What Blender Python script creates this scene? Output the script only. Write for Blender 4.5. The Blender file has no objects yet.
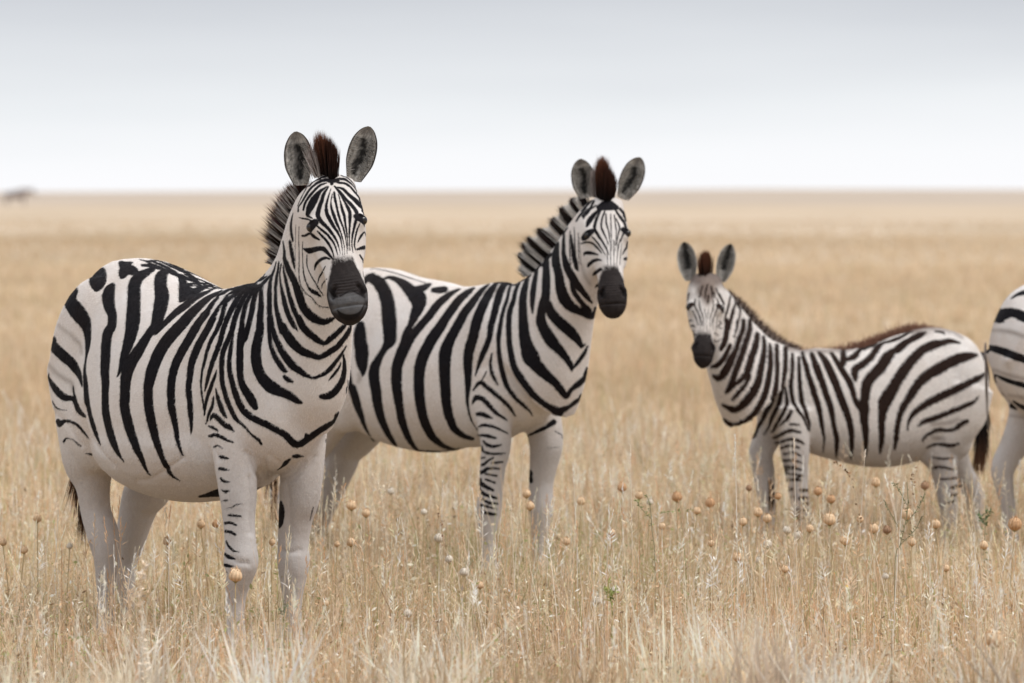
import bpy, bmesh, math, random, os
import numpy as np
from mathutils import Vector, Matrix, Euler
from mathutils.bvhtree import BVHTree

# ------------------------------------------------------------------ camera, world, sun, exposure
random.seed(7)
rng = np.random.default_rng(11)
scene = bpy.context.scene
col = scene.collection
FPX = 4551.0            # focal length in pixels for a 1024 px wide frame
CAM_H = 1.55
HORIZON = 190.0
W_, H_ = 1024.0, 683.0
cam_data = bpy.data.cameras.new("camera")
cam_data.lens = FPX * 36.0 / 1024.0
cam_data.sensor_width = 36.0
cam_data.clip_start = 0.5
cam_data.clip_end = 20000
cam_data.dof.use_dof = True
cam_data.dof.focus_distance = 14.35
cam_data.dof.aperture_fstop = 4.0
cam = bpy.data.objects.new("camera", cam_data)
col.objects.link(cam)
PITCH = math.atan((H_ / 2 - HORIZON) / FPX)
cam.location = (0, 0, CAM_H)
cam.rotation_euler = (math.radians(90) - PITCH, 0, 0)
scene.camera = cam
scene.render.resolution_x = 1024
scene.render.resolution_y = 683

SUN_EL, SUN_AZ = math.radians(54), math.radians(112)   # azimuth clockwise from +Y
world = bpy.data.worlds.new("World")
scene.world = world
world.use_nodes = True
wn, wl = world.node_tree.nodes, world.node_tree.links
wn.clear()
w_out = wn.new("ShaderNodeOutputWorld")
sky = wn.new("ShaderNodeTexSky"); sky.sky_type = 'NISHITA'; sky.sun_disc = False
sky.sun_elevation = SUN_EL; sky.sun_rotation = SUN_AZ; sky.dust_density = 3.0
bg_sky = wn.new("ShaderNodeBackground"); bg_sky.inputs['Strength'].default_value = 0.05
wl.new(sky.outputs[0], bg_sky.inputs['Color'])
# overcast layer: bright haze at the horizon, greyer cloud sheet just above it, brighter again overhead
tc = wn.new("ShaderNodeTexCoord")
sep = wn.new("ShaderNodeSeparateXYZ"); wl.new(tc.outputs['Generated'], sep.inputs[0])
mp = wn.new("ShaderNodeMapping"); mp.inputs['Scale'].default_value = (5, 5, 40)
wl.new(tc.outputs['Generated'], mp.inputs[0])
nz = wn.new("ShaderNodeTexNoise"); nz.inputs['Scale'].default_value = 1.3; nz.inputs['Detail'].default_value = 3
wl.new(mp.outputs[0], nz.inputs['Vector'])
nm = wn.new("ShaderNodeMath"); nm.operation = 'MULTIPLY_ADD'; nm.inputs[1].default_value = 0.016; nm.inputs[2].default_value = -0.008
wl.new(nz.outputs[0], nm.inputs[0])
add = wn.new("ShaderNodeMath"); add.operation = 'ADD'
wl.new(sep.outputs[2], add.inputs[0]); wl.new(nm.outputs[0], add.inputs[1])
ramp = wn.new("ShaderNodeValToRGB")
wl.new(add.outputs[0], ramp.inputs[0])
cr = ramp.color_ramp
SKYC = [(0.0, (0.94, 0.94, 0.96)), (0.009, (0.91, 0.92, 0.94)), (0.020, (0.81, 0.835, 0.86)), (0.030, (0.71, 0.735, 0.77)), (0.043, (0.58, 0.605, 0.65)),
        (0.10, (0.50, 0.53, 0.59)), (0.35, (0.58, 0.60, 0.64)), (1.0, (1.75, 1.76, 1.78))]
while len(cr.elements) < len(SKYC): cr.elements.new(0.5)
for e, (p, c) in zip(cr.elements, SKYC):
    e.position = p; e.color = (*c, 1)
bg_cl = wn.new("ShaderNodeBackground"); bg_cl.inputs['Strength'].default_value = 0.92
wl.new(ramp.outputs[0], bg_cl.inputs['Color'])
addsh = wn.new("ShaderNodeAddShader")
wl.new(bg_sky.outputs[0], addsh.inputs[0]); wl.new(bg_cl.outputs[0], addsh.inputs[1])
wl.new(bg_cl.outputs[0], w_out.inputs[0])
mixw = wn.new("ShaderNodeMixShader"); mixw.inputs[0].default_value = 0.90
wl.new(bg_sky.outputs[0], mixw.inputs[1]); wl.new(bg_cl.outputs[0], mixw.inputs[2])
wl.new(mixw.outputs[0], w_out.inputs[0])

sun_d = bpy.data.lights.new("sun", 'SUN'); sun_d.energy = 1.5; sun_d.angle = math.radians(18)
sun_d.color = (1.0, 0.96, 0.90)
sun = bpy.data.objects.new("sun", sun_d); col.objects.link(sun)
sun_dir = Vector((math.sin(SUN_AZ) * math.cos(SUN_EL), math.cos(SUN_AZ) * math.cos(SUN_EL), math.sin(SUN_EL)))
sun.rotation_euler = sun_dir.to_track_quat('Z', 'Y').to_euler()
scene.view_settings.view_transform = 'Standard'
scene.view_settings.look = 'None'
scene.view_settings.exposure = 0.33
scene.view_settings.gamma = 1.0

# ------------------------------------------------------------------ helpers
def ray_dir(px, py):
    """unit-depth view ray through a photo point: returns d with d.y-depth measured along the ground-parallel axis"""
    cx = (px - W_ / 2) / FPX; cz = -(py - H_ / 2) / FPX
    c, s = math.cos(PITCH), math.sin(PITCH)
    y = c + s * cz; z = -s + c * cz
    return Vector((cx / y, 1.0, z / y))
def at(px, py, D):
    d = ray_dir(px, py)
    return Vector((d.x * D, D, CAM_H + d.z * D))
def tag(o, label=None, cat=None, group=None, kind=None):
    if label: o['label'] = label
    if cat: o['category'] = cat
    if group: o['group'] = group
    if kind: o['kind'] = kind
    return o
def link(o, parent=None):
    col.objects.link(o)
    if parent is not None: o.parent = parent
    return o
def mesh_obj(name, verts, faces, mat, parent=None, smooth=True):
    me = bpy.data.meshes.new(name)
    me.from_pydata([tuple(v) for v in verts], [], faces)
    if smooth: me.polygons.foreach_set('use_smooth', [True] * len(me.polygons))
    me.materials.append(mat); me.update()
    o = bpy.data.objects.new(name, me)
    return link(o, parent)
def np_mesh(name, V, F, mat, parent=None, smooth=False, cols=None, attr='col'):
    """V (n,3), F (m,4) or (m,3) arrays -> fast mesh"""
    k = F.shape[1]
    me = bpy.data.meshes.new(name)
    me.vertices.add(len(V)); me.vertices.foreach_set('co', V.astype(np.float32).ravel())
    me.loops.add(len(F) * k); me.loops.foreach_set('vertex_index', F.astype(np.int32).ravel())
    me.polygons.add(len(F))
    me.polygons.foreach_set('loop_start', np.arange(0, len(F) * k, k, dtype=np.int32))
    me.polygons.foreach_set('loop_total', np.full(len(F), k, dtype=np.int32))
    me.polygons.foreach_set('use_smooth', np.full(len(F), smooth))
    if cols is not None:
        a = me.attributes.new(attr, 'FLOAT_COLOR', 'POINT')
        a.data.foreach_set('color', np.c_[cols, np.ones(len(cols))].astype(np.float32).ravel())
    me.update(calc_edges=True)
    me.materials.append(mat)
    o = bpy.data.objects.new(name, me)
    return link(o, parent)
def new_mat(name):
    m = bpy.data.materials.new(name); m.use_nodes = True
    nt = m.node_tree; b = nt.nodes['Principled BSDF']
    return m, nt, b
class NB:
    """tiny node helper"""
    def __init__(s, nt): s.nt = nt
    def n(s, t, **kw):
        o = s.nt.nodes.new(t)
        for k, v in kw.items(): setattr(o, k, v)
        return o
    def l(s, a, b): s.nt.links.new(a, b)
    def math(s, op, a, b=None, c=None, clamp=False):
        o = s.n('ShaderNodeMath', operation=op); o.use_clamp = clamp
        for i, v in enumerate((a, b, c)):
            if v is None: continue
            if isinstance(v, (int, float)): o.inputs[i].default_value = v
            else: s.l(v, o.inputs[i])
        return o.outputs[0]
    def mix(s, f, a, b):
        o = s.n('ShaderNodeMix', data_type='RGBA')
        for sock, v in ((o.inputs[0], f), (o.inputs[6], a), (o.inputs[7], b)):
            if isinstance(v, (int, float)): sock.default_value = v
            elif isinstance(v, tuple): sock.default_value = (*v, 1)
            else: s.l(v, sock)
        return o.outputs[2]
    def noise(s, scale, detail=3, vec=None, rough=0.5):
        o = s.n('ShaderNodeTexNoise'); o.inputs['Scale'].default_value = scale
        o.inputs['Detail'].default_value = detail; o.inputs['Roughness'].default_value = rough
        if vec is not None: s.l(vec, o.inputs['Vector'])
        return o.outputs[0]
    def attr(s, name, fac=True):
        o = s.n('ShaderNodeAttribute'); o.attribute_name = name
        return o.outputs['Fac' if fac else 'Color']
    def rng(s, v, a, b, c=0.0, d=1.0):
        o = s.n('ShaderNodeMapRange'); o.interpolation_type = 'SMOOTHSTEP'
        s.l(v, o.inputs[0])
        for i, x in zip((1, 2, 3, 4), (a, b, c, d)): o.inputs[i].default_value = x
        return o.outputs[0]

# ------------------------------------------------------------------ animal materials
def coat_material(name, white, cream, black, fuzz=0.0021, edge=0.0017, stain=(0.16, 0.115, 0.085)):
    m, nt, b = new_mat(name); k = NB(nt)
    obj = k.n('ShaderNodeTexCoord').outputs['Object']
    fur = k.noise(330, 2, obj); fur2 = k.noise(60, 3, obj); big = k.noise(5, 3, obj)
    st = k.math('ADD', k.attr('stripe'), k.math('MULTIPLY_ADD', fur, fuzz * 2.4, -fuzz * 1.2))
    st = k.math('ADD', st, k.math('MULTIPLY_ADD', fur2, fuzz * 1.6, -fuzz * 0.8))
    s = k.rng(st, -edge, edge, 1.0, 0.0)
    base = k.mix(k.rng(big, 0.35, 0.65), white, cream)
    base = k.mix(k.rng(k.attr('stain'), -0.016, 0.012, 0.86, 0.0), base, stain)
    bell = k.attr('low')                                   # legs and belly painted greyer for the weaker light low down
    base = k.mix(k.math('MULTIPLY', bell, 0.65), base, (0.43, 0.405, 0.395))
    base = k.mix(k.math('MULTIPLY', k.rng(fur2, 0.45, 0.8), 0.14), base, (0.36, 0.30, 0.26))
    base = k.mix(k.math('MULTIPLY', k.rng(fur, 0.5, 0.8), 0.12), base, (0.30, 0.26, 0.24))
    base = k.mix(k.math('MULTIPLY', k.rng(k.noise(2.6, 5, obj, .65), .42, .75), .34), base, (0.47, 0.375, 0.30))      # dust
    dark = k.mix(k.math('MULTIPLY', fur2, 0.8), k.mix(k.rng(big, .45, .7), black, (0.016, 0.010, 0.008)), tuple(min(1, c * 2.0 + .002) for c in black))
    c = k.mix(s, base, dark)
    mz = k.rng(k.math('ADD', k.attr('muzzle'), k.math('MULTIPLY_ADD', k.noise(26, 5, obj, .7), 0.040, -0.020)), -0.009, 0.010, 1.0, 0.0)
    mcol = k.mix(fur2, (0.010, 0.008, 0.008), (0.036, 0.029, 0.028))
    lp = k.rng(k.attr('lip'), -0.012, 0.006, 1.0, 0.0)
    mcol = k.mix(lp, mcol, k.mix(fur2, (0.060, 0.060, 0.063), (0.135, 0.133, 0.137)))
    mcol = k.mix(k.rng(k.attr('dark'), -0.003, 0.003, 1.0, 0.0), mcol, (0.012, 0.010, 0.010))
    c = k.mix(mz, c, mcol)
    k.l(c, b.inputs['Base Color'])
    b.inputs['Roughness'].default_value = 0.62
    b.inputs['Specular IOR Level'].default_value = 0.07
    b.inputs['Sheen Weight'].default_value = 0.0
    bump = k.n('ShaderNodeBump'); bump.inputs['Strength'].default_value = 0.22; bump.inputs['Distance'].default_value = 0.004
    h = k.math('ADD', k.math('MULTIPLY', fur, 0.6), k.math('MULTIPLY', k.noise(28, 4, obj), 1.2))
    k.l(h, bump.inputs['Height'])
    # slack skin: soft folds and the swell of muscle and ribs
    fold = k.n('ShaderNodeBump'); fold.inputs['Strength'].default_value = 0.55; fold.inputs['Distance'].default_value = 0.022
    mpf = k.n('ShaderNodeMapping'); mpf.inputs['Scale'].default_value = (1.6, 1.0, 0.75); k.l(obj, mpf.inputs[0])
    k.l(k.noise(7.5, 4, mpf.outputs[0], .6), fold.inputs['Height']); k.l(bump.outputs[0], fold.inputs['Normal'])
    k.l(fold.outputs[0], b.inputs['Normal'])
    return m
def attr_material(name, rough=0.7, spec=0.25, noise_amt=0.25, nscale=120, trans=0.0):
    m, nt, b = new_mat(name); k = NB(nt)
    obj = k.n('ShaderNodeTexCoord').outputs['Object']
    c = k.attr('col', fac=False)
    hs = k.n('ShaderNodeHueSaturation'); k.l(c, hs.inputs['Color'])
    k.l(k.math('MULTIPLY_ADD', k.noise(nscale, 3, obj), noise_amt * 2, 1 - noise_amt), hs.inputs['Value'])
    k.l(hs.outputs[0], b.inputs['Base Color'])
    b.inputs['Roughness'].default_value = rough; b.inputs['Specular IOR Level'].default_value = spec
    if trans:
        tr = k.n('ShaderNodeBsdfTranslucent'); k.l(hs.outputs[0], tr.inputs['Color'])
        mx = k.n('ShaderNodeMixShader'); mx.inputs[0].default_value = trans
        k.l(b.outputs[0], mx.inputs[1]); k.l(tr.outputs[0], mx.inputs[2]); k.l(mx.outputs[0], nt.nodes['Material Output'].inputs[0])
    return m
def plain_material(name, colr, rough=0.6, spec=0.3, coat=0.0):
    m, nt, b = new_mat(name); k = NB(nt)
    obj = k.n('ShaderNodeTexCoord').outputs['Object']
    f = k.noise(40, 3, obj)
    k.l(k.mix(f, tuple(x * 0.7 for x in colr), tuple(min(1, x * 1.3) for x in colr)), b.inputs['Base Color'])
    b.inputs['Roughness'].default_value = rough; b.inputs['Specular IOR Level'].default_value = spec
    b.inputs['Coat Weight'].default_value = coat
    return m
M_coat = coat_material('adult_zebra_coat', (0.67, 0.64, 0.625), (0.62, 0.565, 0.53), (0.0055, 0.0048, 0.0065))
M_foal = coat_material('foal_coat', (0.70, 0.68, 0.665), (0.63, 0.585, 0.55), (0.017, 0.009, 0.007), fuzz=0.0027, stain=(0.085, 0.055, 0.045))
M_fur = attr_material('short_fur', 0.7, 0.06, 0.12, 60, 0.25)
M_hair = attr_material('mane_hair', 0.6, 0.15, 0.22, 90, 0.55)
M_ear = attr_material('ear_fur', 0.75, 0.2, 0.45, 260)
M_eye = plain_material('eye_black', (0.010, 0.006, 0.004), 0.05, 0.6, 0.0)
M_hoof = plain_material('hoof_horn', (0.05, 0.04, 0.035), 0.5)
# ------------------------------------------------------------------ zebra body builder
def loft(rings, cap=True):
    """rings: list of (n,3) arrays, equal n -> closed tube"""
    n = len(rings[0]); V = [v for r in rings for v in r]; F = []
    for i in range(len(rings) - 1):
        for j in range(n):
            a, b_ = i * n + j, i * n + (j + 1) % n
            F.append((a, b_, b_ + n, a + n))
    if cap:
        c0 = len(V); V.append(np.mean(rings[0], axis=0)); V.append(np.mean(rings[-1], axis=0))
        L = (len(rings) - 1) * n
        for j in range(n):
            F.append((c0, (j + 1) % n, j)); F.append((c0 + 1, L + j, L + (j + 1) % n))
    return V, F
def spline(P, m):
    """Catmull-Rom through rows of P, m samples per span (all columns)"""
    P = np.asarray(P, float)
    if len(P) == 2:
        t = np.linspace(0, 1, m + 1)[:, None]; return P[0] * (1 - t) + P[1] * t
    Q = np.vstack([2 * P[0] - P[1], P, 2 * P[-1] - P[-2]]); out = []
    for i in range(1, len(Q) - 2):
        p0, p1, p2, p3 = Q[i - 1], Q[i], Q[i + 1], Q[i + 2]
        for t in np.arange(m) / m:
            out.append(0.5 * ((2 * p1) + (-p0 + p2) * t + (2 * p0 - 5 * p1 + 4 * p2 - p3) * t * t + (-p0 + 3 * p1 - 3 * p2 + p3) * t ** 3))
    out.append(Q[-2]); return np.array(out)
NR = 32
PH = np.linspace(0, 2 * np.pi, NR, endpoint=False)
def sup(c, e): return np.sign(c) * np.abs(c) ** (2.0 / e)
def ellipsoid(center, axes):
    """axes: three world vectors (already scaled)"""
    c = np.array(center, float); A = [np.array(a, float) for a in axes]; rings = []
    for th in np.linspace(0.12, np.pi - 0.12, 13):
        rings.append(c + np.outer(np.cos(PH) * np.sin(th), A[0]) + np.outer(np.sin(PH) * np.sin(th), A[1]) + np.cos(th) * A[2])
    return loft(rings)
def eul(ax, ang): return np.array(Matrix.Rotation(ang, 3, ax))

TORSO = [  # x, ztop, zbot, half width   (adult, metres)
 (-0.655, 1.06, 0.92, .045), (-0.635, 1.15, 0.84, .105), (-0.58, 1.252, 0.74, .175), (-0.50, 1.307, 0.67, .225),
 (-0.40, 1.32, 0.61, .262), (-0.27, 1.318, 0.565, .295), (-0.12, 1.285, 0.54, .318), (0.02, 1.245, 0.535, .322), (0.14, 1.225, 0.56, .300),
 (0.26, 1.235, 0.60, .262), (0.37, 1.25, 0.63, .225), (0.47, 1.22, 0.65, .195), (0.55, 1.15, 0.68, .165), (0.61, 1.07, 0.74, .12), (0.64, 1.00, 0.82, .06)]

_ek = spline([(0, .52), (.15, .74), (.32, .95), (.48, 1.0), (.63, .97), (.77, .84), (.88, .62), (.95, .40), (1.0, .10)], 5)
EAR_U, EAR_W = _ek[:, 0], _ek[:, 1]
class Zebra:
    def __init__(z, name, X0, Y0, heading, scale, xscale, label, group, mat, foal=False):
        z.root = bpy.data.objects.new(name, None); z.root.empty_display_size = .3
        z.root.location = (X0, Y0, 0); z.root.rotation_euler = (0, 0, heading)
        link(z.root); tag(z.root, label, 'zebra', group)
        z.M = Matrix.Translation((X0, Y0, 0)) @ Matrix.Rotation(heading, 4, 'Z')
        z.Mi = z.M.inverted(); z.s = scale; z.xs = xscale; z.parts = []; z.mat = mat; z.foal = foal; z.legs = []; z.fine = True; z.fat = .5
    def loc(z, p): return np.array(z.Mi @ Vector(p))
    def wor(z, p): return np.array(z.M @ Vector(p))
    def px(z, x, y, D): return z.loc(at(x, y, D))
    def px_y(z, x, y, ylat):
        """photo point -> local point lying in the vertical body plane local y = ylat"""
        o = z.Mi @ Vector((0, 0, CAM_H)); d = z.Mi.to_3x3() @ ray_dir(x, y)
        t = (ylat - o.y) / d.y
        return np.array(o + d * t)
    def add(z, vf): z.parts.append(vf)
    def torso(z, prof, wmul=1.0, egg=0.16, e=2.15):
        P = spline([(a * z.xs, b * z.s, c * z.s, d * z.s * wmul) for a, b, c, d in prof], 3)
        rings = []
        for x, zt, zb, hw in P:
            sn, cs = sup(np.sin(PH), e), sup(np.cos(PH), e)
            r = np.zeros((NR, 3)); r[:, 0] = x
            r[:, 1] = hw * cs * (1 - egg * sn); r[:, 2] = (zt + zb) / 2 + (zt - zb) / 2 * sn
            rings.append(r)
        z.add(loft(rings))
    def blob(z, c, r, rx=0, ry=0, rz=0):
        R = eul('Z', rz) @ eul('Y', ry) @ eul('X', rx)
        z.add(ellipsoid(np.array(c) * np.array([z.xs, z.s, z.s]), [R[:, i] * r[i] * z.s for i in range(3)]))
    def tube(z, pts, lat=(0, 1, 0), m=4, e=2.1):
        """pts: (x,y,z, r_fore_aft, r_lateral) local"""
        P = spline(pts, m); rings = []
        for i, q in enumerate(P):
            t = P[min(i + 1, len(P) - 1), :3] - P[max(i - 1, 0), :3]; t /= np.linalg.norm(t)
            a = np.array(lat, float); a -= t * a.dot(t); a /= np.linalg.norm(a); b_ = np.cross(t, a)
            rings.append(q[:3] + np.outer(sup(np.cos(PH), e) * q[4], a) + np.outer(sup(np.sin(PH), e) * q[3], b_))
        z.add(loft(rings))
    def neck(z, rings_):
        """crest px,py,D ; throat px,py,D ; lateral half width"""
        rows = []
        for (cx, cy, cd, tx, ty, td, hw) in rings_:
            rows.append(np.r_[z.px(cx, cy, cd), z.px(tx, ty, td), hw])
        P = spline(rows, 4); rings = []; C = (P[:, :3] + P[:, 3:6]) / 2
        for i, q in enumerate(P):
            t = C[min(i + 1, len(P) - 1)] - C[max(i - 1, 0)]; t /= np.linalg.norm(t)
            a = (q[:3] - q[3:6]) / 2; l = np.cross(t, a); l /= np.linalg.norm(l)
            sn = sup(np.sin(PH), 2.2); cs = sup(np.cos(PH), 2.2)
            rings.append(C[i] + np.outer(sn, a) + np.outer(cs * q[6] * (1 - 0.28 * sn), l))
        z.add(loft(rings)); z.neck_axis = C
    def head(z, top, bot, yaw, wid=1.0, prof=None, es=.178):
        """top/bot: (px,py,D) of the poll and of the chin tip on the face mid line"""
        T = np.array(at(*top)); B = np.array(at(*bot)); h = B - T; z.hl = np.linalg.norm(h); h /= z.hl
        v = np.array([math.sin(yaw), -math.cos(yaw), 0.0]); n = v - v.dot(h) * h; n /= np.linalg.norm(n)
        l = np.cross(n, h); l /= np.linalg.norm(l)
        if l[0] < 0: l = -l
        R3 = np.array(z.Mi.to_3x3())
        z.hO, z.hh, z.hn, z.hlat = z.loc(T), R3 @ h, R3 @ n, R3 @ l
        k = z.hl / 0.585; z.hk = k; z.hw = wid; z.mz0, z.mz1 = .315, .45; z.es = es
        prof = prof or [(-.035, .025, -.03, -.07), (-.02, .055, -.012, -.10), (0.01, .078, .004, -.135), (.06, .094, .016, -.17), (.12, .100, .020, -.20), (.18, .100, .017, -.22), (.25, .089, .012, -.212),
                (.32, .073, .008, -.172), (.38, .064, .004, -.138), (.44, .064, .002, -.122), (.49, .071, .004, -.118), (.53, .069, -.003, -.112),
                (.56, .061, -.016, -.104), (.582, .046, -.032, -.096), (.598, .022, -.052, -.085)]
        P = spline([(a * k, b_ * k * wid, c * k, d * k) for a, b_, c, d in prof], 3); rings = []
        for s, hw, f, b_ in P:
            sn, cs = sup(np.sin(PH), 2.3), sup(np.cos(PH), 2.3)
            br = 0.30 * math.exp(-((s / k - .33) / .10) ** 2) + 0.05
            w = hw * cs * (1 - br * np.clip(sn, 0, 1) ** 1.5 - 0.10 * np.clip(-sn, 0, 1))
            rings.append(z.hO + np.outer(np.ones(NR) * s, z.hh) + np.outer(w, z.hlat) + np.outer((f + b_) / 2 + (f - b_) / 2 * sn, z.hn))
        z.add(loft(rings))
        for sg in (-1, 1):
            z.add(ellipsoid(z.H(z.es - .002, sg * .078 * wid, -.030), [z.hh * .042 * k, z.hlat * .030 * k * wid, z.hn * .036 * k]))     # orbit
            z.add(ellipsoid(z.H(.215, sg * .058 * wid, -.145), [z.hh * .10 * k, z.hlat * .036 * k * wid, z.hn * .075 * k]))    # jaw muscle
            z.add(ellipsoid(z.H(.485, sg * .050 * wid, -.030), [z.hh * .032 * k, z.hlat * .026 * k * wid, z.hn * .030 * k]))   # nostril wing
            z.add(ellipsoid(z.H(.015, sg * .062 * wid, -.055), [z.hh * .035 * k, z.hlat * .03 * k, z.hn * .035 * k]))    # ear base
        z.add(ellipsoid(z.H(.545, 0, -.055), [z.hh * .036 * k, z.hlat * .056 * k * wid, z.hn * .038 * k]))                     # upper lip
        z.add(ellipsoid(z.H(.568, 0, -.085), [z.hh * .030 * k, z.hlat * .040 * k * wid, z.hn * .032 * k]))                     # chin
    def H(z, s, l, n):
        k = z.hk; return z.hO + z.hh * s * k + z.hlat * l * k + z.hn * n * k
    def head_coords(z, V):
        d = (V - z.hO) / z.hk
        return d @ z.hh, d @ z.hlat, d @ z.hn
    def build(z, voxel, smooth_it=6):
        V, F, off = [], [], 0
        for v, f in z.parts:
            V.extend([tuple(p) for p in v]); F.extend([tuple(i + off for i in q) for q in f]); off += len(v)
        me = bpy.data.meshes.new('tmp'); me.from_pydata(V, [], F); me.update()
        bm = bmesh.new(); bm.from_mesh(me); bmesh.ops.recalc_face_normals(bm, faces=bm.faces); bm.to_mesh(me); bm.free()
        o = bpy.data.objects.new('tmp', me); col.objects.link(o)
        r = o.modifiers.new('r', 'REMESH'); r.mode = 'VOXEL'; r.voxel_size = voxel; r.adaptivity = 0
        s = o.modifiers.new('s', 'SMOOTH'); s.factor = .5; s.iterations = smooth_it
        u = o.modifiers.new('u', 'SUBSURF'); u.levels = 1; u.render_levels = 1
        dg = bpy.context.evaluated_depsgraph_get(); ev = o.evaluated_get(dg)
        m2 = bpy.data.meshes.new_from_object(ev, depsgraph=dg)
        bpy.data.objects.remove(o); bpy.data.meshes.remove(me)
        # finer faces on the head, whose stripes are narrow
        bm = bmesh.new(); bm.from_mesh(m2)
        co = np.array([v.co for v in bm.verts]); s_, l_, n_ = z.head_coords(co)
        hm = (s_ > -.06) & (s_ < .62) & (np.abs(l_) < .16) & (n_ > -.16) & (n_ < .08)
        bm.verts.ensure_lookup_table()
        fr = (co[:, 0] > .18 * z.xs) & (co[:, 2] > .62 * z.s)
        ed0 = [e for e in bm.edges if fr[e.verts[0].index] and fr[e.verts[1].index]]
        bmesh.ops.subdivide_edges(bm, edges=ed0, cuts=1, use_grid_fill=True)
        if z.fine:
            co = np.array([v.co for v in bm.verts]); s_, l_, n_ = z.head_coords(co)
            hm = (s_ > -.05) & (s_ < .62) & (np.abs(l_) < .14) & (n_ > -.11) & (n_ < .08)
            bm.verts.ensure_lookup_table(); bm.verts.index_update()
            ed = [e for e in bm.edges if hm[e.verts[0].index] and hm[e.verts[1].index]]
            bmesh.ops.subdivide_edges(bm, edges=ed, cuts=1, use_grid_fill=True)
        bm.to_mesh(m2); bm.free()
        m2.name = 'body'
        z.me = m2
        z.V = np.empty(len(m2.vertices) * 3, np.float32); m2.vertices.foreach_get('co', z.V); z.V = z.V.reshape(-1, 3).astype(float)
        z.sculpt()
        m2.vertices.foreach_set('co', z.V.astype(np.float32).ravel()); m2.update()
        m2.polygons.foreach_set('use_smooth', [True] * len(m2.polygons))
        z.N = np.empty(len(m2.vertices) * 3, np.float32); m2.vertices.foreach_get('normal', z.N); z.N = z.N.reshape(-1, 3).astype(float)
        s_, l_, n_ = z.head_coords(z.V)
        z.hmask = (s_ > -.05) & (s_ < .63) & (np.abs(l_) < .155) & (n_ > -.255 + np.clip(s_ - .25, 0, 1) * .3) & (n_ < .08) & (n_ > -.20 - .0 * s_)
        bmW = bmesh.new(); bmW.from_mesh(m2)
        z.bvh = BVHTree.FromBMesh(bmW); bmW.free()
        z.body = bpy.data.objects.new('body', m2); link(z.body, z.root); m2.materials.clear(); m2.materials.append(z.mat)
        z.S = np.full(len(z.V), .03); z.extra = {k: np.full(len(z.V), .05) for k in ('muzzle', 'lip', 'stain', 'dark', 'fold')}
        return z
    def sculpt(z):
        s_, l_, n_ = z.head_coords(z.V); k = z.hk
        def g(s, l, n, rs, rl, rn): return np.exp(-((s_ - s) / rs) ** 2 - ((l_ - l) / rl) ** 2 - ((n_ - n) / rn) ** 2)
        d = np.zeros_like(z.V)
        near = (s_ > -.1) & (s_ < .65) & (np.abs(l_) < .2) & (n_ > -.2) & (n_ < .1)
        for sg in (-1, 1):
            for t in np.linspace(-1, 1, 5):       # comma-shaped nostril slit
                c = g(.487 + .016 * t, sg * (.056 - .010 * abs(t) + .004 * t) * z.hw, -.022 - .004 * t, .011, .010, .03)
                d += np.outer(c * near, -z.hn * .016 * k - sg * z.hlat * .004 * k)
            d += np.outer(g(z.es, sg * .092 * z.hw, -.022, .016, .02, .03) * near, -sg * z.hlat * .010 * k)      # eye hollow
            d += np.outer(g(.30, sg * .075 * z.hw, -.05, .07, .03, .04) * near, -sg * z.hlat * .008 * k)         # hollow cheek under the crest
            d += np.outer(g(.10, sg * .06 * z.hw, .01, .03, .02, .03) * near, -z.hn * .008 * k)                  # hollow above the eye
        mouth = np.exp(-((s_ - (.548 - 1.6 * l_ ** 2)) / .005) ** 2) * (n_ > -.10) * (np.abs(l_) < .07) * near
        d += np.outer(mouth, -z.hn * .007 * k)
        wr = np.exp(-((s_ - .475) / .035) ** 2) * (np.abs(l_) < .05) * (n_ > -.03) * near
        d += np.outer(wr * np.sin((s_ + .9 * l_ ** 2 * 4) * 2 * np.pi / .013), z.hn * .0013 * k)
        z.V = z.V + d
        if hasattr(z, 'sculpt_extra'): z.sculpt_extra()
    # ---- painting the coat pattern: each stripe is a curve lying on the hide with its own width
    def cast(z, x, y, head=None):
        o = z.Mi @ Vector((0, 0, CAM_H)); d = (z.Mi.to_3x3() @ ray_dir(x, y)).normalized()
        for _ in range(3):
            p, n, i, dist = z.bvh.ray_cast(o, d)
            if p is None: return None
            if n.dot(d) > 0: return None
            return p, n
        return None
    def stripe(z, P, target, head=None, mirror=False):
        """P rows of (px, py, full width px)"""
        P = np.asarray(P, float)
        if len(P) == 1: P = np.vstack([P[0] - [.6, 0, 0], P[0] + [.6, 0, 0]])
        L = np.linalg.norm(np.diff(P[:, :2], axis=0), axis=1)
        m = max(2, int(np.ceil(L.mean() / 2.2))); Q = spline(P, m); rows = []
        for i, q in enumerate(Q):
            t = Q[min(i + 1, len(Q) - 1), :2] - Q[max(i - 1, 0), :2]; t /= (np.linalg.norm(t) + 1e-9)
            h = z.cast(q[0], q[1], head)
            if h is None:                                    # just past the outline: try a touch either side
                for dlt in (1.5, -1.5, 3, -3):
                    h = z.cast(q[0] - t[1] * dlt, q[1] + t[0] * dlt, head)
                    if h: break
            if h is None: rows.append(None); continue
            D0 = (z.M @ h[0]).y; c = np.array(h[0])
            rows.append(np.r_[c, (max(q[2], .3) + z.fat * min(1.0, max(q[2], .3) / 4.0)) / 2 * D0 / FPX, np.array(h[1])])
        segs = []
        run = []
        for r in rows + [None]:
            if r is None:
                if len(run) > 1: segs.append(np.array(run))
                elif len(run) == 1: segs.append(np.array([run[0], run[0] + np.r_[1e-4, 0, 0, 0, 0, 0, 0]]))
                run = []
            else:
                if run and np.linalg.norm(r[:3] - run[-1][:3]) > .14:
                    if len(run) > 1: segs.append(np.array(run))
                    run = []
                run.append(r)
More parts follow.
